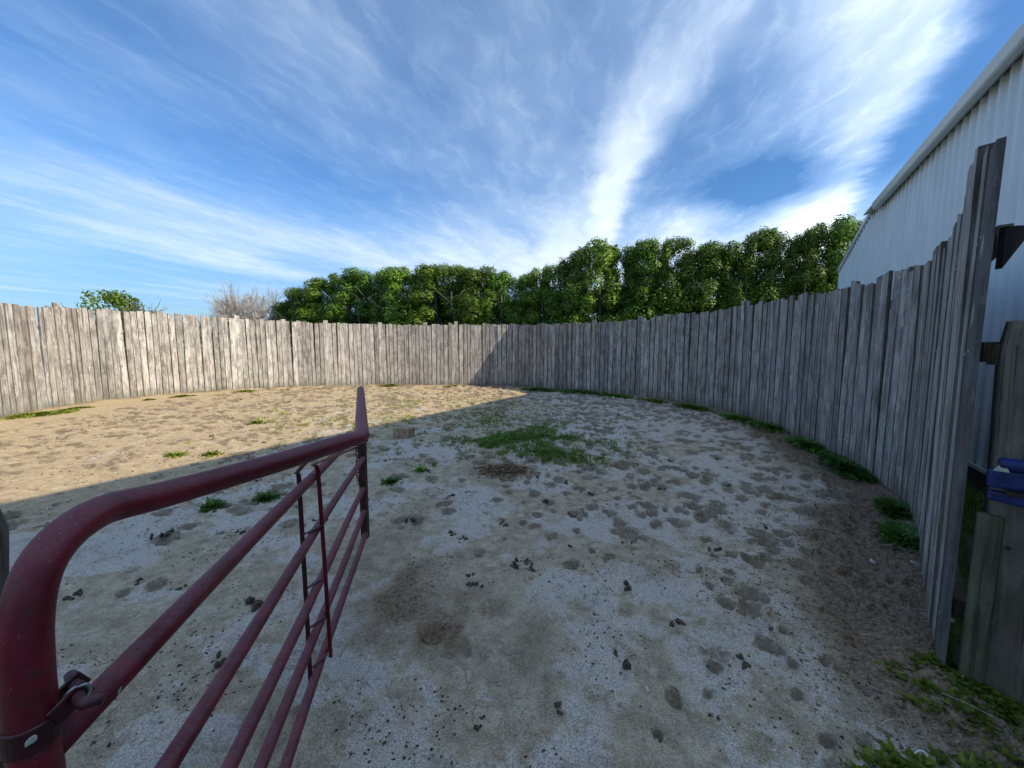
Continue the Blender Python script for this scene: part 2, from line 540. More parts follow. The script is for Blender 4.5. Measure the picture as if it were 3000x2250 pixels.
def inside_pen(x, y):
    pts = list(POLY[::6]) + [POLY[-1], (2.3, 1.4), (1.6, -3.0), (-6.0, -3.0)]
    ins = np.zeros(np.shape(x), dtype=bool)
    n = len(pts)
    for i in range(n):
        x1, y1 = pts[i]; x2, y2 = pts[(i + 1) % n]
        if y1 == y2: continue
        c = (y1 > y) != (y2 > y)
        ins ^= c & (x < (x2 - x1) * (y - y1) / (y2 - y1) + x1)
    return ins


# ------------------------------------------------------------------ ground (polar sheet, fine near the viewpoint, out to the horizon)
r_f = [0.28]
while r_f[-1] < 20: r_f.append(r_f[-1] * 1.0085)
while r_f[-1] < 900: r_f.append(r_f[-1] * 1.10)
rr = np.array(r_f)
th_front = np.arange(R(-70), R(70), 0.0046)
th_back = np.linspace(R(70), R(290), 60, endpoint=False)
th = np.concatenate([th_front, th_back])
nr, nt = len(rr), len(th)
RR, TH = np.meshgrid(rr, th, indexing='ij')
GX = RR * np.sin(TH); GY = RR * np.cos(TH)
fd = fence_dist(GX, GY)
ins = inside_pen(GX, GY)
near = sstep(RR, 26, 18)
H = 0.05 * (fbm(GX * 0.5, GY * 0.5, 3, 1) - 0.5)
med = fbm(GX * 3.2, GY * 3.2, 4, 2)
fine = fbm(GX * 16, GY * 16, 3, 3)
# blotch field separating loose pale sand from trampled dirt
wx = GX + 0.55 * (fbm(GX * 1.3, GY * 1.3, 2, 21) - 0.5)
wy = GY + 0.55 * (fbm(GX * 1.3, GY * 1.3, 2, 22) - 0.5)
blot = fbm(wx * 2.5, wy * 2.5, 5, 5, 0.62)
right = sstep(GX - 0.10 * GY, -2.6, 0.9)
farright = sstep(GX, -0.3, 1.6) * sstep(GY, 5.0, 8.0)
nearfield = sstep(GY, 5.6, 3.4)
bias = 0.006 + 0.09 * right + 0.16 * farright + 0.005 * nearfield - 0.25 * sstep(GX, -3.0, -6.0) - 0.16 * sstep(GY, 7.5, 12) * sstep(GX, 1.5, -1.0)
bias = bias - 0.13 * np.exp(-((GX + 0.9) ** 2 + (GY - 8.0) ** 2) / 3.5)
bias = bias - 0.16 * np.exp(-(((GX + 0.35) / 0.6) ** 2 + ((GY - 1.95) / 0.55) ** 2))
sand = sstep(blot + bias, 0.46, 0.65)
# brown trampled strip beside the right hand fence
strip_w = 0.10 + 0.62 * fbm(GX * 1.6, GY * 1.6, 4, 8)
side = sstep(GX, 1.0, 2.2)
brown = sstep(fd - strip_w, 0.55, -0.25) * side * sstep(GY, 9.5, 6.0)
brown = np.maximum(brown, 0.75 * sstep(fd, 0.5, 0.1) * (fbm(GX * 2, GY * 2, 3, 9) + 0.2))
br2 = np.exp(-(((GX + 0.22) / 0.42) ** 2 + ((GY - 2.0) / 0.38) ** 2)) + 0.8 * np.exp(-(((GX + 0.75) / 0.25) ** 2 + ((GY - 2.5) / 0.6) ** 2))
brown = np.maximum(brown, 0.72 * br2 * sstep(fbm(GX * 3, GY * 3, 4, 10), 0.33, 0.62))
br3 = np.exp(-(((GX + 0.15) / 0.42) ** 2 + ((GY - 4.75) / 0.32) ** 2))
brown = np.maximum(brown, 0.9 * br3)
brown = np.clip(brown * (0.6 + 0.8 * fbm(GX * 6, GY * 6, 3, 12)), 0, 1)
sand = sand * (1 - np.clip(brown * 1.4, 0, 1))
patchy = sstep(fbm(GX * 4.0 + 0.8 * med, GY * 6.0 + 0.8 * fine, 6, 61, 0.7), 0.56, 0.70)
crumb = fbm(GX * 34, GY * 34, 3, 62)
# hoof prints: shallow dish, raised crumbly rim, dark soil turned up
divot_dark = patchy * (0.15 + 0.45 * crumb) * sstep(GX - 0.1 * GY, -3.5, -1.0)
def add_divot(cx, cy, rad, depth, ang, ecc):
    r0 = math.hypot(cx, cy); t0 = math.atan2(cx, cy)
    e = rad * 2.0
    if r0 < 0.5: return
    i0, i1 = np.searchsorted(rr, [r0 - e, r0 + e])
    j0, j1 = np.searchsorted(th_front, [t0 - e / r0, t0 + e / r0])
    if i1 <= i0 or j1 <= j0: return
    x = GX[i0:i1, j0:j1] - cx; y = GY[i0:i1, j0:j1] - cy
    c_, s_ = math.cos(ang), math.sin(ang)
    u = (x * c_ + y * s_) / rad; v = (-x * s_ + y * c_) / (rad * ecc)
    q = np.sqrt(u * u + v * v) + 0.35 * (med[i0:i1, j0:j1] - 0.5) + 0.7 * (fine[i0:i1, j0:j1] - 0.5) + 0.9 * (crumb[i0:i1, j0:j1] - 0.5)
    H[i0:i1, j0:j1] += -depth * np.exp(-(q / 0.75) ** 4) + depth * 0.55 * np.exp(-((q - 1.15) / 0.3) ** 2) * (0.4 + fine[i0:i1, j0:j1])
    k = np.exp(-(q / 0.95) ** 4)
    divot_dark[i0:i1, j0:j1] = np.maximum(divot_dark[i0:i1, j0:j1], np.roll(k, 1, axis=0) * min(1, depth / 0.016) * (0.55 + 0.7 * crumb[i0:i1, j0:j1]))
nd = 0
while nd < 5200:
    x = rng.uniform(-10, 5.2); y = rng.uniform(0.9, 15.6)
    w = (0.25 + 0.75 * sstep(x - 0.1 * y, -1.0, 1.5)) * float(0.25 + 1.1 * sstep(fbm(x * 0.9, y * 0.9, 3, 77), 0.40, 0.62))
    if y > 5: w = w + 0.3
    if y < 3.2 and x < 0.3: w *= 0.25
    if rng.random() > w: continue
    add_divot(x, y, rng.choice([0.025, 0.035, 0.045, 0.06, 0.08]) * rng.uniform(0.8, 1.2) * (1 + 0.06 * y), rng.uniform(0.007, 0.028) * (1 + 0.06 * y), rng.uniform(0, 3.14), rng.uniform(0.6, 1.1))
    nd += 1
rough_amp = 0.25 + 0.75 * (1 - sand)
H = H + 0.022 * (med - 0.5) * (0.5 + 0.5 * rough_amp) + 0.010 * (fine - 0.5) * rough_amp
H = H + patchy * (0.006 + 0.022 * (crumb - 0.4)) + (divot_dark > 0.3) * 0.010 * (crumb - 0.5)
H = H + brown * (0.030 * (fbm(GX * 22, GY * 22, 3, 14) - 0.45))
H = H + 0.06 * sstep(fd, 0.35, 0.0)      # soil banked against the boards
H = H * near
H[~ins] = H[~ins] * 0.6 - 0.01
H = H - 0.012 * near
gv = np.stack([GX.ravel(), GY.ravel(), H.ravel()], 1)
ii, jj = np.meshgrid(np.arange(nr - 1), np.arange(nt), indexing='ij')
j2 = (jj + 1) % nt
gf = np.stack([ii * nt + jj, ii * nt + j2, (ii + 1) * nt + j2, (ii + 1) * nt + jj], -1).reshape(-1, 4)
gf = gf[:, ::-1]
# close the small hole below the viewpoint
cidx = len(gv)
gv = np.vstack([gv, [[0, 0, H[0].mean()]]])
me = np_mesh('ground', gv, gf, True)
att = me.color_attributes.new('zones', 'FLOAT_COLOR', 'POINT')
zc = np.zeros((len(gv), 4), dtype=np.float32)
zc[:-1, 0] = sand.ravel(); zc[:-1, 1] = brown.ravel(); zc[:-1, 2] = (~ins).ravel(); zc[:-1, 3] = (divot_dark).ravel()
att.data.foreach_set('color', zc.ravel())

mg, T, b = new_mat('sandy pen ground', 0.95, 0.12)
att_n = T.node('ShaderNodeAttribute', attribute_name='zones')
zs, zb, zo = T.node('ShaderNodeSeparateColor', {0: att_n.outputs['Color']}).outputs[:3]
zd = att_n.outputs['Alpha']
pos = T.node('ShaderNodeNewGeometry').outputs['Position']
pxx, pyy, pzz = T.sep(pos)
n_s = T.noise(pos, 1.1, 5, 0.6)
n_m = T.noise(pos, 9.0, 5, 0.65)
n_f = T.noise(pos, 42.0, 5, 0.72)
n_g = T.noise(pos, 150.0, 4, 0.8)
sandm = T.ramp(T.m('ADD', zs, T.m('MULTIPLY', T.m('SUBTRACT', T.m('ADD', n_m, n_f), 1.0), 2.4)), 0.12, 0.92)
sandm = T.m('MULTIPLY', sandm, T.m('SUBTRACT', 1.0, T.m('MULTIPLY', zd, 0.8)))
c_sand = T.mix(T.ramp(n_g, 0.34, 0.66), (0.22, 0.20, 0.175, 1), (0.70, 0.655, 0.58, 1))
dirt = T.mix(T.ramp(n_m, 0.3, 0.7), (0.30, 0.245, 0.145, 1), (0.62, 0.52, 0.345, 1))
tan = T.mix(T.ramp(n_m, 0.3, 0.7), (0.42, 0.28, 0.12, 1), (0.68, 0.50, 0.25, 1))
sunlit_f = T.m('MULTIPLY', T.ramp(T.m('SUBTRACT', pxx, T.m('MULTIPLY', pyy, 0.62)), -4.6, -8.2), 1.0)  # sunlit warmth put into the dirt colour, masked along the barn shadow edge
dirt = T.mix(sunlit_f, dirt, tan)
dirt = T.mix(T.m('MULTIPLY', T.ramp(n_g, 0.36, 0.64), 1.0), T.mix(0.55, dirt, (0.05, 0.04, 0.03, 1)), T.mix(0.42, dirt, (0.6, 0.55, 0.45, 1)))
dirt = T.mix(T.m('MULTIPLY', T.ramp(n_f, 0.56, 0.72), 0.45), dirt, (0.075, 0.058, 0.042, 1))
col = T.mix(sandm, dirt, c_sand)
col = T.mix(T.m('MULTIPLY', T.ramp(T.m('ADD', zd, T.m('MULTIPLY', T.m('SUBTRACT', T.m('ADD', T.m('MULTIPLY', n_f, 0.6), T.m('MULTIPLY', n_g, 0.4)), 0.5), 2.4)), 0.26, 0.80), 0.72), col, T.mix(T.ramp(n_g, 0.35, 0.65), (0.055, 0.042, 0.030, 1), (0.20, 0.165, 0.12, 1)))
spk = T.noise(T.vadd(pos, (5, 8, 0)), 22.0, 5, 0.75)
col = T.mix(T.m('MULTIPLY', T.ramp(spk, 0.55, 0.66), 0.45), col, (0.12, 0.098, 0.066, 1))
col = T.mix(T.m('MULTIPLY', T.ramp(spk, 0.44, 0.34), 0.25), col, (0.62, 0.57, 0.47, 1))
patch = T.noise(T.vadd(pos, (11, 3, 0)), 3.2, 4, 0.65)
col = T.mix(T.m('MULTIPLY', T.ramp(patch, 0.54, 0.68), T.m('MULTIPLY', T.ramp(n_f, 0.40, 0.58), 0.45)), col, (0.105, 0.083, 0.058, 1))
brn = T.mix(T.ramp(T.m('ADD', T.m('MULTIPLY', n_f, 0.5), T.m('MULTIPLY', n_g, 0.5)), 0.38, 0.62), (0.065, 0.047, 0.032, 1), (0.34, 0.25, 0.165, 1))
col = T.mix(T.ramp(T.m('ADD', zb, T.m('MULTIPLY', T.m('SUBTRACT', n_m, 0.5), 0.8)), 0.15, 0.65), col, brn)
# fine drying cracks in the bare mud beside the gate
cw = T.vadd(pos, T.vscale(T.node('ShaderNodeTexNoise', {'Vector': pos, 'Scale': 14.0}).outputs['Color'], (0.06, 0.06, 0.0)))
cr = T.node('ShaderNodeTexVoronoi', {'Vector': cw, 'Scale': 7.5}, feature='DISTANCE_TO_EDGE').outputs['Distance']
czone = T.m('MULTIPLY', T.m('MULTIPLY', T.ramp(pxx, 0.25, -0.1), T.ramp(pyy, 2.3, 1.9)), T.ramp(n_s, 0.45, 0.55))
crk = T.m('MULTIPLY', T.ramp(cr, 0.006, 0.028, 1.0, 0.0), T.m('MULTIPLY', czone, T.ramp(n_m, 0.42, 0.55)))
col = T.mix(T.m('MULTIPLY', crk, 0.4), col, (0.05, 0.04, 0.03, 1))
gr = T.mix(T.ramp(n_m, 0.3, 0.7), (0.035, 0.055, 0.014, 1), (0.075, 0.11, 0.026, 1))
col = T.mix(zo, col, gr)
T.put(b.inputs['Base Color'], col)
hh = T.m('ADD', T.m('MULTIPLY', n_f, 1.0), T.m('MULTIPLY', n_g, 0.35))
hh = T.m('SUBTRACT', T.m('ADD', hh, T.m('MULTIPLY', n_m, 1.2)), T.m('MULTIPLY', crk, 0.8))
bump(T, b, hh, 0.65, 0.014)
ground = link('ground', me, None, mg)
tag(ground, kind='structure')


def ground_z(x, y):
    r = math.hypot(x, y); t = math.atan2(x, y)
    i = min(nr - 2, max(0, int(np.searchsorted(rr, r)) - 1))
    j = min(len(th_front) - 1, max(0, int(np.searchsorted(th_front, t)) - 1))
    return float(H[i, j])


# ------------------------------------------------------------------ board fence
fence = empty('board_fence', (fpt(ARC[-1] * 0.6)[0], fpt(ARC[-1] * 0.6)[1], 0))
tag(fence, 'tall curved fence of weathered grey vertical boards closing the pen', 'fence')
bpy.context.view_layer.update()
finv = Matrix.Translation(-fence.location)


def to_fence(o):
    o.parent = fence
    o.location = Vector(o.location) - fence.location


TH_B = 0.036
s = ARC[-1]
k = 0
first = True
board_list = []
nails = []
xm_, ym_, _ = fpt(ARC[-1] * 0.5)
xn_, yn_, _ = fpt(ARC[-1] * 0.5 + 0.2)
tt_ = Vector((xn_ - xm_, yn_ - ym_, 0)).normalized()
pp_ = Vector((xm_, ym_, 0)) + Vector((-tt_.y, tt_.x, 0)) * 0.5
pen_side = 1 if inside_pen(np.array([pp_.x]), np.array([pp_.y]))[0] else -1
while s > 0.3:
    w = random.choice([0.125, 0.145, 0.155, 0.165, 0.165, 0.17, 0.17, 0.155]) * random.uniform(0.96, 1.03)
    s0 = s - w - 0.004
    xa, ya, ha = fpt(s); xb, yb, hb = fpt(s0)
    cx, cy = (xa + xb) / 2, (ya + yb) / 2
    ang = math.atan2(ya - yb, xa - xb)           # along the fence, towards the gate
    near_end = ARC[-1] - s
    jit = random.gauss(0, 0.021)
    if random.random() < 0.10: jit += random.uniform(0.04, 0.10)
    h = (ha + hb) / 2 + jit
    end_h = {0: 2.42, 1: 2.46, 2: 2.52, 3: 2.50, 4: 2.52, 5: 2.43, 6: 2.36, 7: 2.38, 8: 2.36, 9: 2.34}
    if k in end_h: h = end_h[k] + 0.0
    elif near_end < 3.2: h = max(h, 2.05)
    wt, wb = w / 2 * random.uniform(0.965, 1.0), w / 2 * random.uniform(0.965, 1.0)
    lean = random.gauss(0, 0.008)
    yo = random.gauss(0, 0.0045)
    slant = random.gauss(0, 0.009)
    V_, F_ = [], []
    nz = 3
    for q in range(nz + 1):
        z = (h + 0.12) * q / nz - 0.12
        hw = wb + (wt - wb) * q / nz + random.gauss(0, 0.0015)
        bow = 0.006 * math.sin(math.pi * q / nz) * random.uniform(-1, 1)
        xo = lean * z
        top = q == nz
        for sx_, sy_, ch in ((-1, -1, 0), (1, -1, 0), (1, 1, 1), (1, 1, 2), (-1, 1, 2), (-1, 1, 1)):
            # the pen side (+y here) has worn, rounded edges
            yth = 0.026 if k == 0 else TH_B
            xx_ = sx_ * (hw - (0.008 if ch == 2 else 0)) + xo
            yy_ = sy_ * yth / 2 - (0.015 if ch == 1 else 0)
            V_.append((xx_, yy_ + bow, z + (slant * sx_ if top else 0)))
    for q in range(nz):
        for e in range(6):
            e2 = (e + 1) % 6
            F_.append((q * 6 + e, q * 6 + e2, q * 6 + 6 + e2, q * 6 + 6 + e))
    F_.append((5, 4, 3, 2, 1, 0)); F_.append(tuple(nz * 6 + e for e in range(6)))
    if pen_side < 0: V_ = [(x_, -y_, z_) for x_, y_, z_ in V_]; F_ = [tuple(reversed(f_)) for f_ in F_]
    # a ragged, partly split top on some boards
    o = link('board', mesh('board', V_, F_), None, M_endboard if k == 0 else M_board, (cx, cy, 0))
    o.rotation_euler = (random.gauss(0, 0.004), 0, ang + random.gauss(0, 0.02))
    nrm_ = Vector((-math.sin(ang), math.cos(ang), 0))
    o.location = Vector(o.location) + nrm_ * yo
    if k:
        # gap shade painted on the narrow edges that face each other
        o.data.materials.append(M_gapshade)
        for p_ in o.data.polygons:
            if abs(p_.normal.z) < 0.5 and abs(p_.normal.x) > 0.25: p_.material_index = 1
    to_fence(o)
    board_list.append(o)
    for zn in (0.31, 1.53, 2.03):
        for sx_ in (-0.3, 0.3):
            nails.append((o.location + fence.location + Vector((math.cos(ang) * w * sx_, math.sin(ang) * w * sx_, 0)) + nrm_ * (pen_side * (TH_B / 2 + 0.002)), zn + random.uniform(-0.02, 0.02), nrm_.copy()))
    s = s0
    k += 1
NB = MB()
for c_, z_, n_ in nails:
    c2 = Vector((c_.x, c_.y, z_))
    t_ = n_.cross(Vector((0, 0, 1)))
    NB.add(([c2 + t_ * 0.006, c2 + Vector((0, 0, 0.006)), c2 - t_ * 0.006, c2 - Vector((0, 0, 0.006)), c2 + n_ * (pen_side * 0.003)], [(0, 1, 4), (1, 2, 4), (2, 3, 4), (3, 0, 4)]))
M_nail = plain('nail heads', (0.5, 0.5, 0.5), 0.4, 0.7)
o = NB.build('nail_heads', M_nail); o['kind'] = 'stuff'; to_fence(o)
print('boards', k)
# stringers nailed to the outer side, and the posts that carry them
def outer(s_, d):
    x, y, h = fpt(s_)
    x2, y2, _ = fpt(max(0, s_ - 0.15)); x1, y1, _ = fpt(min(ARC[-1], s_ + 0.15))
    t = Vector((x1 - x2, y1 - y2, 0)).normalized()
    n_ = Vector((-t.y, t.x, 0))
    # outside is to the left when walking from the far end towards the gate
    return Vector((x, y, 0)) + n_ * d
ndir = 1.0
tst = outer(ARC[-1] * 0.5, 0.5)
if inside_pen(np.array([tst.x]), np.array([tst.y]))[0]: ndir = -1.0
L = ARC[-1]
ps = np.arange(L - 0.12, 0.4, -2.3)
for i, s_ in enumerate(ps):
    p = outer(s_, ndir * 0.14)
    if i > 0:
        v, f = tube_vf([p + Vector((0, 0, -0.1)), p + Vector((0, 0, 2.0))], [0.075, 0.065], 10)
        o = link('fence_post', mesh('fence_post', v, f, False), None, M_beam)
        to_fence(o)
    if i + 1 < len(ps):
        q = outer(ps[i + 1], ndir * 0.14)
        for zz in (0.30, 1.53, 2.04):
            B = MB()
            cuts = [s_ + (ps[i + 1] - s_) * e_ / 5 for e_ in range(6)]
            for ca_, cb_ in zip(cuts[:-1], cuts[1:]):
                B.add(beam_vf(outer(ca_, ndir * 0.055) + Vector((0, 0, zz)), outer(cb_, ndir * 0.055) + Vector((0, 0, zz + 0.001)), 0.045, 0.09))
            o = B.build('stringer', M_beam)
            to_fence(o)
# stringer ends beyond the last board: the top one sawn off on the slant
def prism(name, prof, y0, y1, mat):
    n_ = len(prof)
    v = [(x, y0, z) for x, z in prof] + [(x, y1, z) for x, z in prof]
    f = [tuple(range(n_)), tuple(range(2 * n_ - 1, n_ - 1, -1))] + [(i, i + n_, (i + 1) % n_ + n_, (i + 1) % n_) for i in range(n_)]
    return link(name, mesh(name, v, f), None, mat)
o = prism('stringer', [(2.085, 2.06), (2.185, 2.065), (2.185, 2.03), (2.095, 1.90), (2.085, 1.885)], 1.675, 1.70, M_black)
o['label'] = 'dark top stringer end sawn off on the slant'
to_fence(o)
o = link('stringer', mesh('s', *box_vf(2.10, 2.20, 1.665, 1.705, 1.475, 1.565)), None, M_beam); to_fence(o)
o = link('stringer', mesh('s', *box_vf(2.10, 2.20, 1.665, 1.705, 0.56, 0.68)), None, M_beam); to_fence(o)
o = link('stringer', mesh('s', *box_vf(2.10, 2.20, 1.665, 1.705, 0.06, 0.16)), None, M_beam); to_fence(o)

# ------------------------------------------------------------------ white steel barn on the right
AZ = R(31.8)
ex, ey = math.sin(AZ), math.cos(AZ)       # along the wall, away from the camera
nx, ny = math.cos(AZ), -math.sin(AZ)      # away from the pen
barn = empty('steel_barn', (0, 0, 0))
def bp(s_, p_, z_):
    return (s_ * ex + p_ * nx, s_ * ey + p_ * ny, z_)
barn.location = bp(3.0, 2.24, 0)
tag(barn, 'white ribbed steel barn with a grey eave trim behind the fence', 'barn')
def to_barn(o):
    o.parent = barn
    o.location = Vector(o.location) - barn.location
PERP = 2.24
S0, S1, S2 = -9.0, 12.15, 15.77
BASEZ = 0.235
EAVE = 4.58
def wall_top(s_):
    if s_ <= S1: return EAVE + 0.02
    t = (s_ - S1) / (S2 - S1)
    return 4.66 + (3.90 - 4.66) * t
rib = 0.22
# one rib profile: flat pan, slope, rib crest, slope
prof = [(0.0, 0.0), (0.060, 0.004), (0.085, 0.040), (0.110, 0.048), (0.135, 0.040), (0.160, 0.004), (0.22, 0.0)]
s_ = S0
while s_ < S2 - 0.05:
    width = min(4 * rib, S2 - s_)
    pts = []
    for q in range(4):
        for a_, d_ in prof[:-1]:
            if q * rib + a_ <= width: pts.append((q * rib + a_, d_))
    pts.append((width, 0.0))
    V_, F_ = [], []
    for a_, d_ in pts:
        zt = wall_top(s_ + a_)
        V_.append(bp(s_ + a_, PERP - d_, BASEZ)); V_.append(bp(s_ + a_, PERP - d_, zt))
    for i in range(len(pts) - 1):
        F_.append((2 * i, 2 * i + 2, 2 * i + 3, 2 * i + 1))
    o = link('wall_panel', mesh('wall_panel', V_, F_, False), None, M_wall)
    to_barn(o)
    s_ += width
def barn_beam(name, s0, s1, p0, p1, z0, z1, mat):
    v = [bp(a_, b_, c_) for c_ in (z0, z1) for (a_, b_) in ((s0, p0), (s1, p0), (s1, p1), (s0, p1))]
    f = [(0, 1, 2, 3), (7, 6, 5, 4), (0, 4, 5, 1), (1, 5, 6, 2), (2, 6, 7, 3), (3, 7, 4, 0)]
    o = link(name, mesh(name, v, f), None, mat)
    to_barn(o)
    return o
def barn_sweep(name, prof_, s0, s1, mat):
    """prof_ list of (perp, z)"""
    n_ = len(prof_)
    v = [bp(s0, p_, z_) for p_, z_ in prof_] + [bp(s1, p_, z_) for p_, z_ in prof_]
    f = [tuple(range(n_)), tuple(range(2 * n_ - 1, n_ - 1, -1))] + [(i, i + n_, (i + 1) % n_ + n_, (i + 1) % n_) for i in range(n_)]
    o = link(name, mesh(name, v, f), None, mat)
    to_barn(o)
    return o
GE = 11.3
barn_sweep('gutter', [(2.03, 4.615), (2.03, 4.60), (2.055, 4.50), (2.075, 4.478), (2.13, 4.478), (2.13, 4.60), (2.13, 4.615)], S0, GE, M_trim)
barn_sweep('gutter_lip', [(2.050, 4.486), (2.062, 4.472), (2.082, 4.474), (2.078, 4.49)], S0, GE - 0.003, M_trimwhite)
barn_sweep('soffit', [(2.132, 4.50), (2.132, 4.545), (2.215, 4.59), (2.215, 4.545)], S0, GE, M_trim)
barn_beam('gap_shade_strip', S0, S1, 2.205, 2.212, 4.53, 4.55, M_dark)  # dark strip standing in for shade where soffit meets wall
# roof: rises away from the pen, ridge 6 m in
barn_sweep('roof', [(2.05, 4.625), (8.2, 6.10), (14.3, 4.62), (14.3, 4.58), (8.2, 6.06), (2.05, 4.59)], S0, S1 - 0.02, M_roof)
# far lean-to: sloping top trim and corner trim
def slope_trim(name, a_, bb, dz0, dz1, p0, p1, mat):
    v = []
    for (s__, z__) in (a_, bb):
        for p_, d_ in ((p0, dz0), (p1, dz0), (p1, dz1), (p0, dz1)):
            v.append(bp(s__, p_, z__ + d_))
    f = [(0, 1, 2, 3), (7, 6, 5, 4), (0, 4, 5, 1), (1, 5, 6, 2), (2, 6, 7, 3), (3, 7, 4, 0)]
    o = link(name, mesh(name, v, f), None, mat)
    to_barn(o)
    return o
slope_trim('rake_trim', (S1 - 0.05, 4.67), (S2 + 0.03, 3.90), -0.015, 0.10, PERP - 0.075, PERP + 0.03, M_trimwhite)
slope_trim('lean_to_roof', (S1, 4.70), (S2 + 0.05, 3.93), 0.0, 0.04, PERP + 0.032, PERP + 9.0, M_roof)
# dark plates below the rake trim, standing in for shaded gaps between crests
n_gap = int((S2 - S1) / rib)
G = MB()
for i in range(n_gap):
    sa_ = S1 + (i + 0.06) * rib
    sb_ = sa_ + rib * 0.55
    za, zb_ = wall_top(sa_), wall_top(sb_)
    za -= 0.02; zb_ -= 0.02
    v = [bp(sa_, PERP - 0.040, za - 0.028), bp(sb_, PERP - 0.040, zb_ - 0.028), bp(sb_, PERP - 0.040, zb_ + 0.01), bp(sa_, PERP - 0.040, za + 0.01),
         bp(sa_, PERP - 0.037, za - 0.028), bp(sb_, PERP - 0.037, zb_ - 0.028), bp(sb_, PERP - 0.037, zb_ + 0.01), bp(sa_, PERP - 0.037, za + 0.01)]
    G.add((v, [(0, 1, 2, 3), (7, 6, 5, 4), (0, 4, 5, 1), (1, 5, 6, 2), (2, 6, 7, 3), (3, 7, 4, 0)]))
o = G.build('rib_gap_shade', M_dark); to_barn(o)
barn_beam('corner_trim', S2 - 0.05, S2 + 0.02, PERP - 0.03, PERP + 0.06, BASEZ, 3.90, M_trimwhite)
barn_beam('base_trim', S0, S2, PERP - 0.06, PERP - 0.040, BASEZ - 0.03, BASEZ + 0.012, M_trimwhite)
barn_beam('footing', S0, S2, PERP + 0.03, PERP + 0.3, -0.1, BASEZ + 0.02, M_dark)
# end walls and the far side close the building
for s__ in (S0, S2 - 0.03):
    B = MB()
    z_a = EAVE if s__ < 0 else 3.88
    v = [bp(s__, PERP + 0.01, 0.1), bp(s__, 14.1, 0.1), bp(s__, 14.1, z_a), bp(s__, 8.2, z_a + (1.45 if s__ < 0 else 0)), bp(s__, PERP + 0.01, z_a)]
    v += [(x + ex * 0.02, y + ey * 0.02, z) for x, y, z in v]
    f = [(0, 1, 2, 3, 4), (9, 8, 7, 6, 5)] + [(i, (i + 1) % 5, (i + 1) % 5 + 5, i + 5) for i in range(5)]
    o = link('end_wall', mesh('end_wall', v, f), None, M_wall); to_barn(o)
v = [bp(S1, 2.3, 3.8), bp(S1, 14.1, 3.8), bp(S1, 14.1, 4.6), bp(S1, 8.2, 6.04), bp(S1, 2.3, 4.6)]
v += [(x - ex * 0.02, y - ey * 0.02, z) for x, y, z in v]
o = link('gable', mesh('gable', v, [(4, 3, 2, 1, 0), (5, 6, 7, 8, 9)] + [(i, i + 5, (i + 1) % 5 + 5, (i + 1) % 5) for i in range(5)]), None, M_wall); to_barn(o)
barn_beam('back_wall', S0, S2, 14.08, 14.12, 0.0, 3.8, M_wall)
# screw heads
G = MB()
s_ = 1.0
while s_ < S2:
    for zz in (0.35, 1.3, 2.3, 3.2, 4.1):
        if zz < wall_top(s_) - 0.1:
            c = Vector(bp(s_ + 0.11, PERP - 0.046, zz + random.uniform(-0.01, 0.01)))
            v, f = tube_vf([c, c - Vector((nx, ny, 0)) * 0.005], 0.007, 6)
            G.add((v, f))
    s_ += 0.44
o = G.build('screw_heads', M_trim); o['kind'] = 'stuff'; to_barn(o)

# ------------------------------------------------------------------ railroad tie post, plank, blue latch
tie = empty('gate_post', (2.205, 1.60, 0))
tie.rotation_euler = (0, R(-1.2), R(-43))
tag(tie, 'big dark weathered square timber post at the right edge with a worn top', 'post')
bm = bmesh.new()
nzz = 15
x0, x1, y0, y1 = -0.085, 0.095, -0.085, 0.075
rings = []
for q in range(nzz):
    z = -0.1 + (1.66 + 0.1) * q / (nzz - 1)
    tp = max(0, (z - 1.60) / 0.06)
    ins_ = 0.018 * tp
    ring = []
    n_e = 5
    for e, (ax, ay, bx_, by_) in enumerate(((x0, y0, x1, y0), (x1, y0, x1, y1), (x1, y1, x0, y1), (x0, y1, x0, y0))):
        for g_ in range(n_e):
            t = g_ / n_e
            x = ax + (bx_ - ax) * t; y = ay + (by_ - ay) * t
            cornr = 0.008 if g_ == 0 else 0
            x *= (1 - ins_ / 0.09 - cornr / 0.09 + random.gauss(0, 0.010)); y *= (1 - ins_ / 0.08 - cornr / 0.08 + random.gauss(0, 0.008))
            ring.append(bm.verts.new((x, y, z + (random.gauss(0, 0.008) if q == nzz - 1 else 0))))
    rings.append(ring)
for q in range(nzz - 1):
    n_ = len(rings[q])
    for e in range(n_):
        bm.faces.new((rings[q][e], rings[q][(e + 1) % n_], rings[q + 1][(e + 1) % n_], rings[q + 1][e]))
bm.faces.new(rings[-1])
me = bpy.data.meshes.new('timber'); bm.to_mesh(me); bm.free()
o = link('timber', me, tie, M_tie)
bevel_obj(o, 0.006, 2)
B = MB()
for cx_, cz_ in ((-0.03, 0.70), (0.05, 1.2)):
    v, f = tube_vf([(cx_, -0.094, cz_), (cx_, -0.080, cz_)], 0.009, 8); B.add((v, f))
o = B.build('bolt_heads', M_chain, tie)

plank = link('plank', mesh('plank', *box_vf(-0.037, 0.037, -0.022, 0.022, -0.08, 0.83)), None, M_plank, (2.085, 1.615, 0))
plank.rotation_euler = (R(0.3), 0, R(-43))
bevel_obj(plank, 0.007, 3)
tag(plank, 'short greenish grey plank standing against the big post', 'plank')

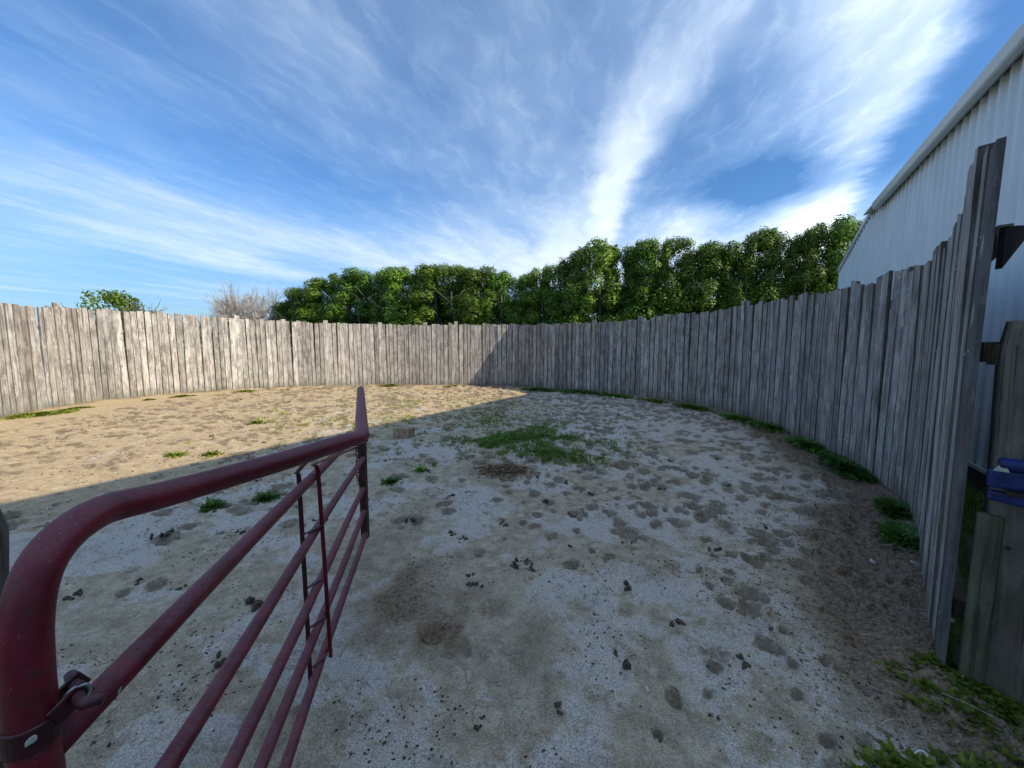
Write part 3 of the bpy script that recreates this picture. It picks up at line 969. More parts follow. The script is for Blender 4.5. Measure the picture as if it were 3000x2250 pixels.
latch = empty('blue_latch', (2.085, 1.535, 1.00))
latch.rotation_euler = (0, 0, R(-43))
tag(latch, 'blue plastic bracket with cream corners fixed to the big post', 'bracket')
def part_box(name, x0, x1, y0, y1, z0, z1, mat, par, bev=0.008, rot=None):
    cx, cy, cz = (x0 + x1) / 2, (y0 + y1) / 2, (z0 + z1) / 2
    o = link(name, mesh(name, *box_vf(x0 - cx, x1 - cx, y0 - cy, y1 - cy, z0 - cz, z1 - cz)), par, mat, (cx, cy, cz))
    if rot: o.rotation_euler = rot
    bevel_obj(o, bev, 3)
    return o
part_box('housing', -0.085, 0.10, -0.03, 0.02, -0.035, 0.045, M_blue, latch, 0.012)
v, f = tube_vf([(-0.06, -0.01, 0.068), (0.03, -0.012, 0.066), (0.11, -0.01, 0.068)], [0.026, 0.030, 0.026], 14)
link('roller', mesh('roller', v, f, True), latch, M_blue)
part_box('lower_jaw', -0.08, 0.09, -0.02, 0.015, -0.10, -0.055, M_blue, latch, 0.01, (0, R(6), 0))
part_box('pin', -0.035, 0.09, -0.034, -0.008, -0.058, -0.040, M_chain, latch, 0.004)
for xx, sg in ((-0.075, 1), (0.058, -1)):
    v = [(xx, -0.034, 0.040), (xx + 0.042, -0.034, 0.040), (xx + 0.021 + sg * 0.004, -0.034, 0.082), (xx, -0.02, 0.040), (xx + 0.042, -0.02, 0.040), (xx + 0.021 + sg * 0.004, -0.02, 0.082)]
    link('corner_piece', mesh('corner_piece', v, [(0, 1, 2), (5, 4, 3), (0, 3, 4, 1), (1, 4, 5, 2), (2, 5, 3, 0)]), latch, M_cream)
v, f = tube_vf([(0.03, -0.03, -0.08), (0.03, -0.04, -0.08)], 0.012, 10)
link('rivet', mesh('rivet', v, f), latch, M_cream)

# dark leaning post at the very left edge
v, f = tube_vf([(0, 0, -0.1), (0.004, 0, 0.5), (0.012, 0, 0.8), (0.0, 0, 0.95), (0.008, 0, 1.08), (-0.006, 0, 1.15), (0.006, 0, 1.25), (0.01, 0, 1.45), (0.012, 0, 1.62)], [0.08, 0.078, 0.074, 0.073, 0.078, 0.073, 0.066, 0.062, 0.058], 14)
lp = link('hinge_post', mesh('hinge_post', v, f, True), None, M_tie, (-1.362, 0.9, 0))
tag(lp, 'dark knotty round post cut by the left edge of the view', 'post')

# ------------------------------------------------------------------ red tube gate
gd = Vector((math.sin(R(-12.87)), math.cos(R(-12.87)), 0)); gn = Vector((gd.y, -gd.x, 0))
GO = gn * -0.489
def gp(s_, h_, n_=0.0):
    return GO + gd * s_ + gn * n_ + Vector((0, 0, h_))
gate = empty('tube_gate', gp(0.56, 0))
tag(gate, 'dusty dark red tube gate standing open with a buckled top rail', 'gate')
def to_gate(o, par=None):
    if par is None:
        o.parent = gate
        o.location = Vector(o.location) - gate.location
    return o
RF = 0.0235
top = [gp(0.560, 0.05), gp(0.560, 0.5), gp(0.561, 0.9), gp(0.563, 1.08), gp(0.566, 1.155), gp(0.571, 1.205), gp(0.582, 1.244), gp(0.600, 1.272), gp(0.628, 1.290), gp(0.667, 1.299), gp(0.718, 1.297),
       Vector((-0.624, 0.660, 1.289)), Vector((-0.598, 0.762, 1.283)), Vector((-0.557, 0.938, 1.273)), Vector((-0.524, 1.083, 1.268)), Vector((-0.503, 1.172, 1.264))]
tp = smooth_path(top, 6)
elbow = [Vector((-0.494, 1.212, 1.261)), Vector((-0.498, 1.25, 1.259)), Vector((-0.520, 1.31, 1.257))]
far = [Vector((-0.655, 1.65, 1.256)), Vector((-0.84, 2.12, 1.254)), Vector((-1.03, 2.6, 1.250)), Vector((-1.125, 2.84, 1.242)), Vector((-1.165, 2.93, 1.205)), Vector((-1.182, 2.985, 1.15)), Vector((-1.190, 3.0, 1.05)), Vector((-1.192, 3.0, 0.6)), Vector((-1.188, 3.0, 0.03))]
tp2 = smooth_path([tp[-1]] + elbow + far, 5)
allp = tp[:-1] + tp2
rads = []
for p in allp:
    r_ = RF
    if 1.17 < p.y < 1.24 and p.z > 1.2: r_ = RF * 0.93
    if 1.24 < p.y < 1.33 and p.z > 1.2: r_ = RF * 1.03
    rads.append(r_)
v, f = tube_vf(allp, rads, 20)
o = link('frame', mesh('frame', v, f, True), None, M_red); to_gate(o)
# far upright is a flat rusted stile beside the tube, its paint darkened for shade
B = MB()
v, f = beam_vf(Vector((-1.187, 2.985, 1.12)), Vector((-1.187, 2.985, 0.02)), 0.052, 0.046, (0, 1, 0))
o = B.add((v, f)).build('end_stile', M_reddark); to_gate(o)
rails = [((0.575, 1.030), (3.14, 0.93)), ((0.575, 0.775), (3.14, 0.684)), ((0.575, 0.532), (3.14, 0.440)), ((0.575, 0.347), (3.14, 0.253)), ((0.575, 0.155), (3.14, 0.068))]
for (a_, ha_), (b_, hb_) in rails:
    pts = []
    for q in range(9):
        t = q / 8
        wv = 0.004 * math.sin(7 * t + ha_ * 9)
        pts.append(gp(a_ + (b_ - a_) * t, ha_ + (hb_ - ha_) * t, wv))
    v, f = tube_vf(pts, 0.0208 if ha_ > 1 else 0.0192, 16)
    o = link('rail', mesh('rail', v, f, True), None, M_red); to_gate(o)
# pair of flat stays gripping the rails, kinked forward above the second rail up to the buckled top rail
for sgn, s_t, s_b, tgt in ((-1, 1.70, 1.71, Vector((-0.545, 1.00, 1.252))), (1, 1.80, 1.86, Vector((-0.490, 1.18, 1.238)))):
    B = MB()
    o_ = 0.024 * sgn
    pts = [gp(s_b, 0.075, o_), gp((s_b + s_t) / 2, 0.6, o_), gp(s_t, 1.005, o_), gp(s_t - 0.012, 1.035, o_ * 0.9), gp(s_t - 0.05, 1.052, o_ * 0.7)]
    for a, c in zip(pts[:-1], pts[1:]):
        B.add(beam_vf(a, c, 0.005, 0.017, tuple(gn)))
    B.add(beam_vf(pts[-1], tgt, 0.014, 0.005))
    # fix orientation: plate thickness across the gate
    o = B.build('stay', M_reddark if sgn < 0 else M_red); to_gate(o)
for (a_, ha_), (b_, hb_) in rails[1:]:
    t = (1.74 - a_) / (b_ - a_)
    hh_ = ha_ + (hb_ - ha_) * t
    o = link('stay_clip', mesh('stay_clip', *beam_vf(gp(1.735, hh_ + 0.0225, -0.024), gp(1.80, hh_ + 0.0225, 0.024), 0.012, 0.004)), None, M_reddark); to_gate(o)
# hinge clamp on the near upright
zc_ = 1.075
ring = [gp(0.563, zc_ + d_) for d_ in (-0.020, 0.014)]
v, f = tube_vf(ring, 0.0262, 24, True)
clamp = link('hinge_clamp', mesh('hinge_clamp', v, f, False), None, M_reddark); bevel_obj(clamp, 0.002, 2); to_gate(clamp)
bpy.context.view_layer.update()
def to_clamp(o):
    o.parent = clamp
    o.matrix_parent_inverse = clamp.matrix_world.inverted()
    return o
cdir = Vector((0.25, 0.85, 0.45)).normalized()
for d_ in (-0.013, 0.013):
    side_ = Vector((0.80, -0.55, 0))
    a = gp(0.56, zc_) + cdir * 0.020 + side_ * (0.012 + d_)
    c = gp(0.56, zc_) + cdir * 0.060 + side_ * (0.012 + d_)
    v, f = beam_vf(a, c, 0.005, 0.026)
    o = link('ear', mesh('ear', v, f), None, M_reddark); bevel_obj(o, 0.0022, 3); to_clamp(o)
bc = gp(0.56, zc_) + cdir * 0.047 + side_ * 0.028
ax = (side_ + Vector((0, 0, -0.1))).normalized()
def torus_vf(c, axis, R_, r_, n1=20, n2=8):
    axis = Vector(axis).normalized()
    u = axis.orthogonal().normalized(); w_ = axis.cross(u)
    V_, F_ = [], []
    for i in range(n1):
        a = 2 * math.pi * i / n1
        d = u * math.cos(a) + w_ * math.sin(a)
        for j in range(n2):
            bb = 2 * math.pi * j / n2
            V_.append(c + d * (R_ + r_ * math.cos(bb)) + axis * (r_ * math.sin(bb)))
    for i in range(n1):
        for j in range(n2):
            F_.append((i * n2 + j, ((i + 1) % n1) * n2 + j, ((i + 1) % n1) * n2 + (j + 1) % n2, i * n2 + (j + 1) % n2))
    return V_, F_
v, f = torus_vf(bc - ax * 0.004, ax, 0.0115, 0.0026)
o = link('washer', mesh('washer', v, f, True), None, M_zinc); to_clamp(o)
v, f = tube_vf(smooth_path([bc - ax * 0.05, bc, bc + ax * 0.012, bc + ax * 0.020 + Vector((0.004, 0.004, 0.0)), bc + ax * 0.026 + Vector((0.012, 0.014, 0.001))], 4), 0.0068, 12)
o = link('bolt', mesh('bolt', v, f, True), None, M_reddark); to_clamp(o)
# chips in the paint
def chip(c, nrm_, size, seed):
    r2 = random.Random(seed)
    n_ = Vector(nrm_).normalized(); u = n_.orthogonal().normalized(); w_ = n_.cross(u)
    pts = [c + n_ * 0.0004 + (u * math.cos(a) * 1.0 + w_ * math.sin(a) * 0.6) * size * r2.uniform(0.55, 1.1) for a in np.linspace(0, 2 * math.pi, 10, endpoint=False)]
    back = [p - n_ * 0.003 for p in pts]
    v = pts + back
    f = [tuple(range(10)), tuple(range(19, 9, -1))] + [(i, i + 10, (i + 1) % 10 + 10, (i + 1) % 10) for i in range(10)]
    o = link('paint_chip', mesh('paint_chip', v, f), None, M_chip); to_gate(o)
def toward_cam(p):
    return (Vector((0, 0, EYE)) - p).normalized()
def on_rail2(s_, off):
    t = (s_ - 0.575) / (3.14 - 0.575)
    c = gp(s_, 1.03 - 0.10 * t, 0.004 * math.sin(7 * t + 1.03 * 9))
    d = toward_cam(c); axis = gd
    d = (d - axis * d.dot(axis)).normalized()
    d = (d * math.cos(off) + axis.cross(d) * math.sin(off)).normalized()
    return c + d * 0.0208, d
for s_, of, sz in ((0.635, -0.15, 0.0032), (0.668, 0.95, 0.0052)):
    p, d = on_rail2(s_, of); chip(p, d, sz, int(s_ * 1000))
d = toward_cam(gp(0.56, zc_)); d.z = 0; d.normalize()
chip(gp(0.56, zc_ + 0.002) + d * 0.0264, d, 0.0062, 5)
# latch plate on the far stile
o = part_box('latch_plate', -1.158, -1.140, 2.965, 2.995, 0.81, 0.95, M_reddark, None, 0.003); to_gate(o)

# chain hanging beside the far stile
chain = empty('gate_chain', (-1.228, 2.975, 0.47))
tag(chain, 'thin rusty chain hanging from the far end of the red gate', 'chain')
z = 0.48
i = 0
while z > 0: 
    if z > 0.93: break
    c = Vector((0.006 * math.sin(i * 1.7), 0, z - 0.47))
    axis = (1, 0, 0) if i % 2 else (0, 1, 0)
    V_, F_ = torus_vf(Vector((0, 0, 0)), axis, 0.0085, 0.0028, 10, 5)
    V_ = [Vector((p.x, p.y, p.z * 1.75)) + c for p in V_]
    link('chain_link', mesh('chain_link', V_, F_, True), chain, M_chain)
    z += 0.024; i += 1

# ------------------------------------------------------------------ things lying in the pen
blk = link('timber_block', mesh('timber_block', *box_vf(-0.15, 0.15, -0.11, 0.11, -0.03, 0.175)), None, M_block, (-1.90, 6.65, ground_z(-1.9, 6.6)))
blk.rotation_euler = (0, R(1.5), R(-14))
bevel_obj(blk, 0.008, 2)
tag(blk, 'short squared offcut of timber lying on the sand by the grass', 'wood block')


def lump_vf(c, r_, rnd_, squash=0.6, detail=1):
    bm = bmesh.new()
    bmesh.ops.create_icosphere(bm, subdivisions=detail, radius=1)
    a, b_ = rnd_.uniform(0.75, 1.3), rnd_.uniform(0.75, 1.2)
    ph = [rnd_.uniform(0, 6) for _ in range(3)]
    V_ = []
    for v in bm.verts:
        k_ = 1 + 0.22 * math.sin(v.co.x * 4 + ph[0]) + 0.2 * math.sin(v.co.y * 5 + ph[1]) + rnd_.uniform(-0.16, 0.16)
        V_.append((c[0] + v.co.x * r_ * a * k_, c[1] + v.co.y * r_ * b_ * k_, c[2] + v.co.z * r_ * squash * k_))
    F_ = [tuple(vv.index for vv in f.verts) for f in bm.faces]
    bm.free()
    return V_, F_


rc = random.Random(4)
droppings = []
for q in range(6):
    B = MB()
    for e in range(rc.randint(9, 20)):
        a = rc.uniform(0, 6.28); d_ = abs(rc.gauss(0, 0.022 + 0.006 * q))
        rr_ = rc.choice([0.006, 0.009, 0.013, 0.019]) * rc.uniform(0.8, 1.2)
        B.add(lump_vf((math.cos(a) * d_, math.sin(a) * d_ * (0.45 + 0.1 * q), rr_ * 0.4), rr_, rc, 0.7, 2 if e < 4 else 1))
    me = mesh('manure_clod', B.v, B.f, False)
    me.materials.append(M_manure)
    droppings.append(me)
# (x, y, scale) of the dark clods one can pick out
clods = [(0.02, 2.62, 1.1), (0.14, 2.58, 1.5), (0.10, 2.69, 0.9), (-0.30, 2.52, 1.1), (-0.26, 2.42, 1.4), (0.40, 3.55, 1.0), (0.56, 3.42, 0.9), (1.15, 3.6, 0.8), (-0.9, 3.35, 1.2),
         (-0.52, 3.15, 1.1), (-0.40, 3.05, 1.0), (-0.06, 3.28, 1.1), (0.85, 3.95, 0.9), (1.05, 4.05, 0.9), (1.62, 4.1, 1.4), (1.75, 3.5, 1.2), (1.9, 3.9, 1.0), (0.32, 3.75, 1.1), (0.62, 4.3, 1.2),
         (-0.62, 3.95, 1.0), (-0.5, 4.05, 0.8), (-1.25, 3.7, 0.9), (-2.9, 3.1, 1.6), (-2.3, 3.15, 1.3), (-1.7, 3.35, 1.0), (-2.5, 2.45, 1.1), (-2.15, 2.35, 0.9), (-2.75, 2.3, 1.3), (-1.95, 2.75, 1.0),
         (-1.3, 2.6, 0.9), (-1.55, 2.2, 1.2), (-1.9, 1.9, 1.3), (-1.45, 1.75, 0.9), (-1.1, 2.0, 0.8), (0.75, 2.35, 0.9), (1.3, 2.5, 0.8), (0.95, 2.05, 0.9), (1.15, 1.75, 1.0), (0.55, 1.75, 0.9), (0.85, 1.5, 0.8),
         (1.45, 2.0, 1.0), (2.2, 3.2, 1.1), (2.5, 4.3, 1.2), (2.9, 5.3, 1.3), (2.2, 5.2, 1.1), (1.6, 5.9, 1.1), (0.3, 4.5, 0.9), (-3.6, 4.1, 1.5), (-3.0, 4.4, 1.2), (-4.1, 6.2, 1.5), (-5.3, 6.7, 1.4), (-6.2, 8.4, 1.5),
         (-3.4, 8.8, 1.3), (-2.6, 9.8, 1.4), (-5.0, 10.2, 1.3), (-1.75, 5.2, 1.0), (-2.2, 5.9, 1.1), (-0.75, 6.5, 1.0), (-1.05, 4.75, 0.9), (-0.85, 5.9, 0.9), (2.1, 6.9, 1.2), (3.1, 7.6, 1.3), (2.5, 8.8, 1.3),
         (0.2, 1.55, 0.7), (-0.15, 1.45, 0.6), (1.6, 2.85, 1.2), (0.45, 2.9, 0.7), (0.9, 2.95, 0.8)]
for q, (x, y, s_) in enumerate(clods):
    o = bpy.data.objects.new('manure_clod', droppings[rc.randint(0, 5)])
    COL.objects.link(o)
    o.location = (x, y, ground_z(x, y) - 0.004)
    o.rotation_euler = (0, 0, rc.uniform(0, 6.28))
    kk = s_ * rc.uniform(0.45, 1.0)
    o.scale = (kk, kk, kk * rc.uniform(1.0, 1.7))
    tag(o, 'dark crumbly clod of dried manure lying on the trampled sand', 'manure clod', 'dark clods scattered over the pen floor')


def scatter_lumps(name, pts, sizes, mat, label, cat, squash=0.6, sides=0):
    """many tiny irregular octahedra in one mesh"""
    n_ = len(pts)
    base = np.array([(1, 0, 0), (-1, 0, 0), (0, 1, 0), (0, -1, 0), (0, 0, 1), (0, 0, -1)], dtype=float)
    tri = np.array([(0, 2, 4), (2, 1, 4), (1, 3, 4), (3, 0, 4), (2, 0, 5), (1, 2, 5), (3, 1, 5), (0, 3, 5)])
    a = rng.uniform(0, 6.28, n_)
    ca_, sa_ = np.cos(a), np.sin(a)
    V_ = base[None] * rng.uniform(0.6, 1.3, (n_, 6, 1)) * sizes[:, None, None]
    V_[:, :, 0] *= rng.uniform(0.8, 1.7, (n_, 1))
    V_[:, :, 2] *= squash
    x = V_[:, :, 0] * ca_[:, None] - V_[:, :, 1] * sa_[:, None]
    y = V_[:, :, 0] * sa_[:, None] + V_[:, :, 1] * ca_[:, None]
    V_ = np.stack([x, y, V_[:, :, 2]], -1) + pts[:, None, :]
    F_ = (tri[None] + 6 * np.arange(n_)[:, None, None]).reshape(-1, 3)
    o = link(name, np_mesh(name, V_.reshape(-1, 3), F_), None, mat)
    tag(o, label, cat, kind='stuff')
    return o


gzv = np.vectorize(ground_z)
def sample(n_, fn, box=(-9, 4.9, 0.7, 13)):
    xs, ys = [], []
    while len(xs) < n_:
        x = rng.uniform(box[0], box[1], 4000); y = rng.uniform(box[2], box[3], 4000)
        keep = rng.random(4000) < fn(x, y)
        xs += list(x[keep]); ys += list(y[keep])
    xs = np.array(xs[:n_]); ys = np.array(ys[:n_])
    return np.stack([xs, ys, gzv(xs, ys)], 1)
nearw = lambda x, y: np.clip(1.6 / np.maximum(y, 1.0), 0, 1) ** 1.3
p = sample(15000, lambda x, y: nearw(x, y) * sstep(fbm(x * 2.2, y * 2.2, 3, 31), 0.42, 0.66) * inside_pen(x, y))
scatter_lumps('soil_crumbs', p, rng.uniform(0.0022, 0.0085, len(p)) * (0.7 + 0.16 * p[:, 1]), M_crumb, 'loose dark crumbs of soil strewn over the pen floor', 'soil')
p = sample(6500, lambda x, y: inside_pen(x, y) * sstep(fence_dist(x, y), 1.3, 0.15) * sstep(x, 0.9, 1.8) * np.clip(3.0 / np.maximum(y, 1), 0, 1), (0.8, 5.2, 1.0, 10))
scatter_lumps('trampled_litter', p, rng.uniform(0.003, 0.011, len(p)), M_mulch, 'brown trampled litter heaped along the foot of the right fence', 'litter', 0.45)
p = sample(900, lambda x, y: nearw(x, y) * inside_pen(x, y))
scatter_lumps('gravel', p, rng.uniform(0.002, 0.006, len(p)), M_stone, 'tiny pale stones sprinkled over the sand', 'gravel')
# heap of dry chips beside the grass
p = np.stack([rng.normal(-0.12, 0.19, 420), rng.normal(4.78, 0.13, 420), np.zeros(420)], 1)
dd = np.hypot((p[:, 0] + 0.12) / 0.3, (p[:, 1] - 4.78) / 0.2)
p[:, 2] = gzv(p[:, 0], p[:, 1]) + 0.035 * np.exp(-dd ** 2)
o = scatter_lumps('debris_heap', p, rng.uniform(0.008, 0.024, 420), M_mulch, 'low heap of brown clods and dry chips in front of the grass', 'debris heap', 0.45)
# stones that stand out
for q, (x, y, s_, lb) in enumerate([(2.83, 2.58, 0.022, 'pale rounded stone nearest the right fence by the weeds'), (2.62, 2.66, 0.02, 'pale stone on the brown litter, left of the fence foot'),
                                   (2.43, 2.02, 0.024, 'pale yellowish stone on brown litter close to the last boards'), (0.62, 1.62, 0.014, 'small white stone alone on the near grey sand'), (0.5, 2.55, 0.012, 'tiny white stone right of the pair of manure clods')]):
    v, f = lump_vf((0, 0, s_ * 0.4), s_, random.Random(q + 50), 0.75, 2)
    o = link('stone', mesh('stone', v, f, True), None, M_stone, (x, y, ground_z(x, y)))
    tag(o, lb, 'stone')


# ------------------------------------------------------------------ grass and weeds
def blades(cx, cy, n_, spread, hgt, wid, rnd_, lean=0.5, broad=0.0):
    """list of verts/faces for n blades as tapered bent strips; broad > 0 gives leafy weeds"""
    V_ = np.zeros((n_, 5, 3)); a = rnd_.uniform(0, 2 * np.pi, n_)
    rr_ = np.minimum(np.abs(rnd_.normal(0, spread, n_)), 1.7 * spread); t = rnd_.uniform(0, 2 * np.pi, n_)
    x = cx + rr_ * np.cos(t); y = cy + rr_ * np.sin(t)
    h = hgt * rnd_.uniform(0.45, 1.0, n_) * np.clip(1.25 - 0.35 * rr_ / max(spread, 1e-3), 0.35, 1.2)
    l = h * lean * rnd_.uniform(0.3, 1.8, n_)
    w = wid * rnd_.uniform(0.6, 1.3, n_)
    dx_, dy_ = np.cos(a), np.sin(a)
    zz = gzv(x, y) - 0.004
    for i, (fw, fh, fl) in enumerate(((-0.5, 0, 0), (0.5, 0, 0), (0.55 + broad, 0.55, 0.35), (-0.55 - broad, 0.55, 0.35), (0, 1.0, 1.0))):
        V_[:, i, 0] = x - dy_ * w * fw + dx_ * l * fl
        V_[:, i, 1] = y + dx_ * w * fw + dy_ * l * fl
        V_[:, i, 2] = zz + h * fh
    return V_.reshape(-1, 3)


def blade_faces(n_):
    base = np.array([(0, 1, 2), (0, 2, 3), (3, 2, 4)])
    return (base[None] + 5 * np.arange(n_)[:, None, None]).reshape(-1, 3)


r3 = np.random.default_rng(3)
# patch in the middle of the pen
parts_ = []
tot = 0
cl = 0
while cl < 950:
    x = r3.normal(0.15, 1.05); y = r3.normal(6.7, 1.3)
    if y < 4.85 or x > 2.2 or x < -2.4: continue
    prob = 0.11 + 1.3 * float(sstep(fbm(x * 1.7 + 5, y * 1.7, 3, 41), 0.50, 0.62))
    if r3.random() > prob: continue
    dens_ = math.exp(-((x - 0.35) / 0.9) ** 2 - ((y - 5.8) / 0.9) ** 2)
    n_ = int(9 + 34 * dens_)
    parts_.append(blades(x, y, n_, 0.05 + 0.05 * dens_, 0.04 + 0.06 * dens_, 0.0085, r3, 0.8))
    tot += n_; cl += 1
o = link('grass_patch', np_mesh('grass_patch', np.concatenate(parts_), blade_faces(tot)), None, M_grass)
tag(o, 'ragged patch of short green grass in the middle of the pen', 'grass', kind='stuff')
# sparse grass in the sunlit part and behind the patch
parts_, tot = [], 0
for q in range(420):
    x = r3.normal(-0.5, 1.1); y = r3.normal(9.0, 1.3)
    if fbm(np.array([x * 1.2]), np.array([y * 1.2]), 3, 48)[0] < 0.47 or not inside_pen(np.array([x]), np.array([y]))[0]: continue
    parts_.append(blades(x, y, 12, 0.06, 0.05, 0.009, r3)); tot += 12
for q in range(620):
    x = r3.normal(-3.0, 1.6); y = r3.normal(9.3, 1.5)
    if not inside_pen(np.array([x]), np.array([y]))[0]: continue
    if fbm(np.array([x * 0.9]), np.array([y * 0.9]), 3, 44)[0] < 0.48: continue
    parts_.append(blades(x, y, 16, 0.08, 0.05, 0.009, r3)); tot += 16
o = link('sparse_grass', np_mesh('sparse_grass', np.concatenate(parts_), blade_faces(tot)), None, M_weed)
tag(o, 'thin sunlit tufts of grass on the tan dirt near the far fence', 'grass', kind='stuff')
# rough grass between the fence and the barn
parts_, tot = [], 0
for q in range(900):
    s_ = r3.uniform(0.3, 13); p_ = r3.uniform(-1.4, 2.1)
    x, y, _ = bp(s_, p_, 0)
    if inside_pen(np.array([x]), np.array([y]))[0] or fence_dist(np.array([x]), np.array([y]))[0] < 0.22: continue
    if 2.0 < x < 2.45 and 1.5 < y < 2.0: continue
    parts_.append(blades(x, y, 26, 0.10, 0.16, 0.007, r3, 0.8)); tot += 26
o = link('rough_grass', np_mesh('rough_grass', np.concatenate(parts_), blade_faces(tot)), None, M_weed)
tag(o, 'rough long grass growing between the board fence and the barn', 'grass', kind='stuff')

def weed(x, y, spread, hgt, n_, mat, label, broad=1.4, sx=1.0, ang=0.0, wid=0.013):
    V_ = blades(0, 0, n_, spread, hgt, wid, r3, 1.1, broad)
    # V_ z holds ground height at the origin area: rebuild relative to local ground
    V_[:, 2] -= np.repeat(gzv(V_.reshape(-1, 5, 3)[:, 0, 0], V_.reshape(-1, 5, 3)[:, 0, 1]), 5)
    V_[:, 0] *= sx
    c_, s__ = math.cos(ang), math.sin(ang)
    X = V_[:, 0] * c_ - V_[:, 1] * s__; Y = V_[:, 0] * s__ + V_[:, 1] * c_
    V_[:, 0], V_[:, 1] = X, Y
    o = link('weed_clump', np_mesh('weed_clump', V_, blade_faces(n_)), None, mat, (x, y, ground_z(x, y) - 0.004))
    tag(o, label, 'weed')
    return o
G1 = 'weeds along the foot of the fence'
for x, y, sp_, h_, n_, mt, sx_, an, lb in [
    (-11.0, 8.75, 0.20, 0.17, 420, M_weed, 2.2, 1.35, 'widest bright green weed tuft under the leftmost fence boards'),
    (-11.15, 9.75, 0.11, 0.13, 200, M_weed, 1.8, 1.35, 'bright green weed tuft, second from the left along the sunlit fence'),
    (-10.85, 11.4, 0.07, 0.12, 90, M_weed, 1.2, 1.1, 'little dark weed under the sunlit fence, third from the left'),
    (-10.55, 12.2, 0.12, 0.14, 170, M_weed, 1.6, 1.0, 'green weed tuft under the sunlit fence below the bare tree side, fourth from left'),
    (-9.45, 13.5, 0.13, 0.15, 170, M_weed, 1.6, 0.8, 'green weed tuft against the sunlit boards, fifth from the left'),
    (-8.4, 14.2, 0.10, 0.13, 120, M_weed, 1.6, 0.7, 'faint green weed tuft against the sunlit boards left of the gate tip'),
    (-4.9, 15.45, 0.16, 0.2, 160, M_weed, 1.4, 0.0, 'green weed standing at the far fence just right of the gate tip'),
    (-2.35, 15.35, 0.18, 0.17, 150, M_weed, 1.6, 0.0, 'low weed at the far fence beside the corner of the shadow'),
    (1.0, 13.9, 0.20, 0.22, 420, M_weeddark, 2.0, -0.5, 'dark low weeds in shade at the far fence right of the shadow line'),
    (2.35, 13.1, 0.25, 0.20, 300, M_weeddark, 2.2, -0.6, 'dark weed strip in shade under the far fence, middle of the shaded bend'),
    (3.35, 12.2, 0.22, 0.20, 300, M_weeddark, 2.2, -0.8, 'dark weed strip in shade under the fence where it bends towards us'),
    (4.15, 11.1, 0.16, 0.22, 240, M_weeddark, 2.0, -1.1, 'small dark green weed clump at the shaded fence past the bend'),
    (4.68, 9.9, 0.16, 0.2, 240, M_weeddark, 2.6, -1.3, 'thin line of dark weeds at the foot of the shaded right fence'),
    (4.93, 8.2, 0.15, 0.2, 300, M_weeddark, 2.4, 1.6, 'dark green weed strip at the shaded right fence, far of the long tuft'),
    (4.86, 7.2, 0.13, 0.19, 260, M_weeddark, 2.4, 1.5, 'narrow weed strip at the right fence behind the big green clump'),
    (4.62, 5.9, 0.12, 0.2, 420, M_weeddark, 2.4, 1.3, 'green weeds starting the long clump along the right fence'),
    (4.26, 4.78, 0.11, 0.22, 620, M_weeddark, 3.0, 1.2, 'biggest green weed clump hugging the foot of the right fence'),
    (3.60, 3.48, 0.075, 0.18, 260, M_weeddark, 1.8, 0.9, 'green weed clump between brown litter and the near right boards'),
    (3.14, 2.93, 0.085, 0.20, 420, M_weeddark, 1.8, 0.9, 'dense green weed clump nearest to the end of the right fence')]:
    weed(x, y, sp_, h_ * 0.45, int(n_ * 1.5), mt, lb, 0.7, sx_, an, 0.009 + 0.0009 * y)
for x, y, sp_, h_, n_, mt, lb in [
    (-5.29, 7.87, 0.10, 0.09, 90, M_weed, 'small bright weed alone on the sunlit dirt left of the gate tip'),
    (-4.83, 5.41, 0.09, 0.08, 80, M_weed, 'small sunlit weed at the edge of the barn shadow'),
    (-4.35, 5.45, 0.08, 0.07, 70, M_weed, 'tiny sunlit weed at the shadow edge nearest the gate'),
    (-2.95, 3.66, 0.07, 0.09, 120, M_weeddark, 'leafy green weed seen above the second gate rail, left one'),
    (-2.55, 3.86, 0.08, 0.07, 130, M_weeddark, 'flat dark green weed seen just left of the gate stays'),
    (-1.42, 4.38, 0.07, 0.06, 110, M_weeddark, 'flat dark green weed right of the far gate stile'),
    (-1.16, 4.78, 0.05, 0.06, 70, M_grass, 'small green tuft between the gate end and the grass patch')]:
    weed(x, y, sp_, h_, n_, mt, lb, 0.9)
# yellow green ground weeds around the post foot
parts_, tot = [], 0
for q in range(850):
    x = r3.uniform(1.75, 2.75); y = r3.uniform(1.15, 1.72)
    if x < 2.02 + (1.62 - y) * 0.2 and r3.random() < 0.75: continue
    if 2.05 < x < 2.36 and y > 1.60: continue
    n_ = 14
    parts_.append(blades(x, y, n_ , 0.035, 0.024, 0.010, r3, 1.1, 0.6)); tot += n_
for q in range(46):
    x = r3.normal(1.58, 0.15); y = r3.normal(1.26, 0.03)
    parts_.append(blades(x, y, 16, 0.03, 0.028, 0.010, r3, 1.1, 0.6)); tot += 16
o = link('ground_weeds', np_mesh('ground_weeds', np.concatenate(parts_), blade_faces(tot)), None, M_weed)
tag(o, 'yellow green creeping weeds at the foot of the big post', 'weeds', kind='stuff')
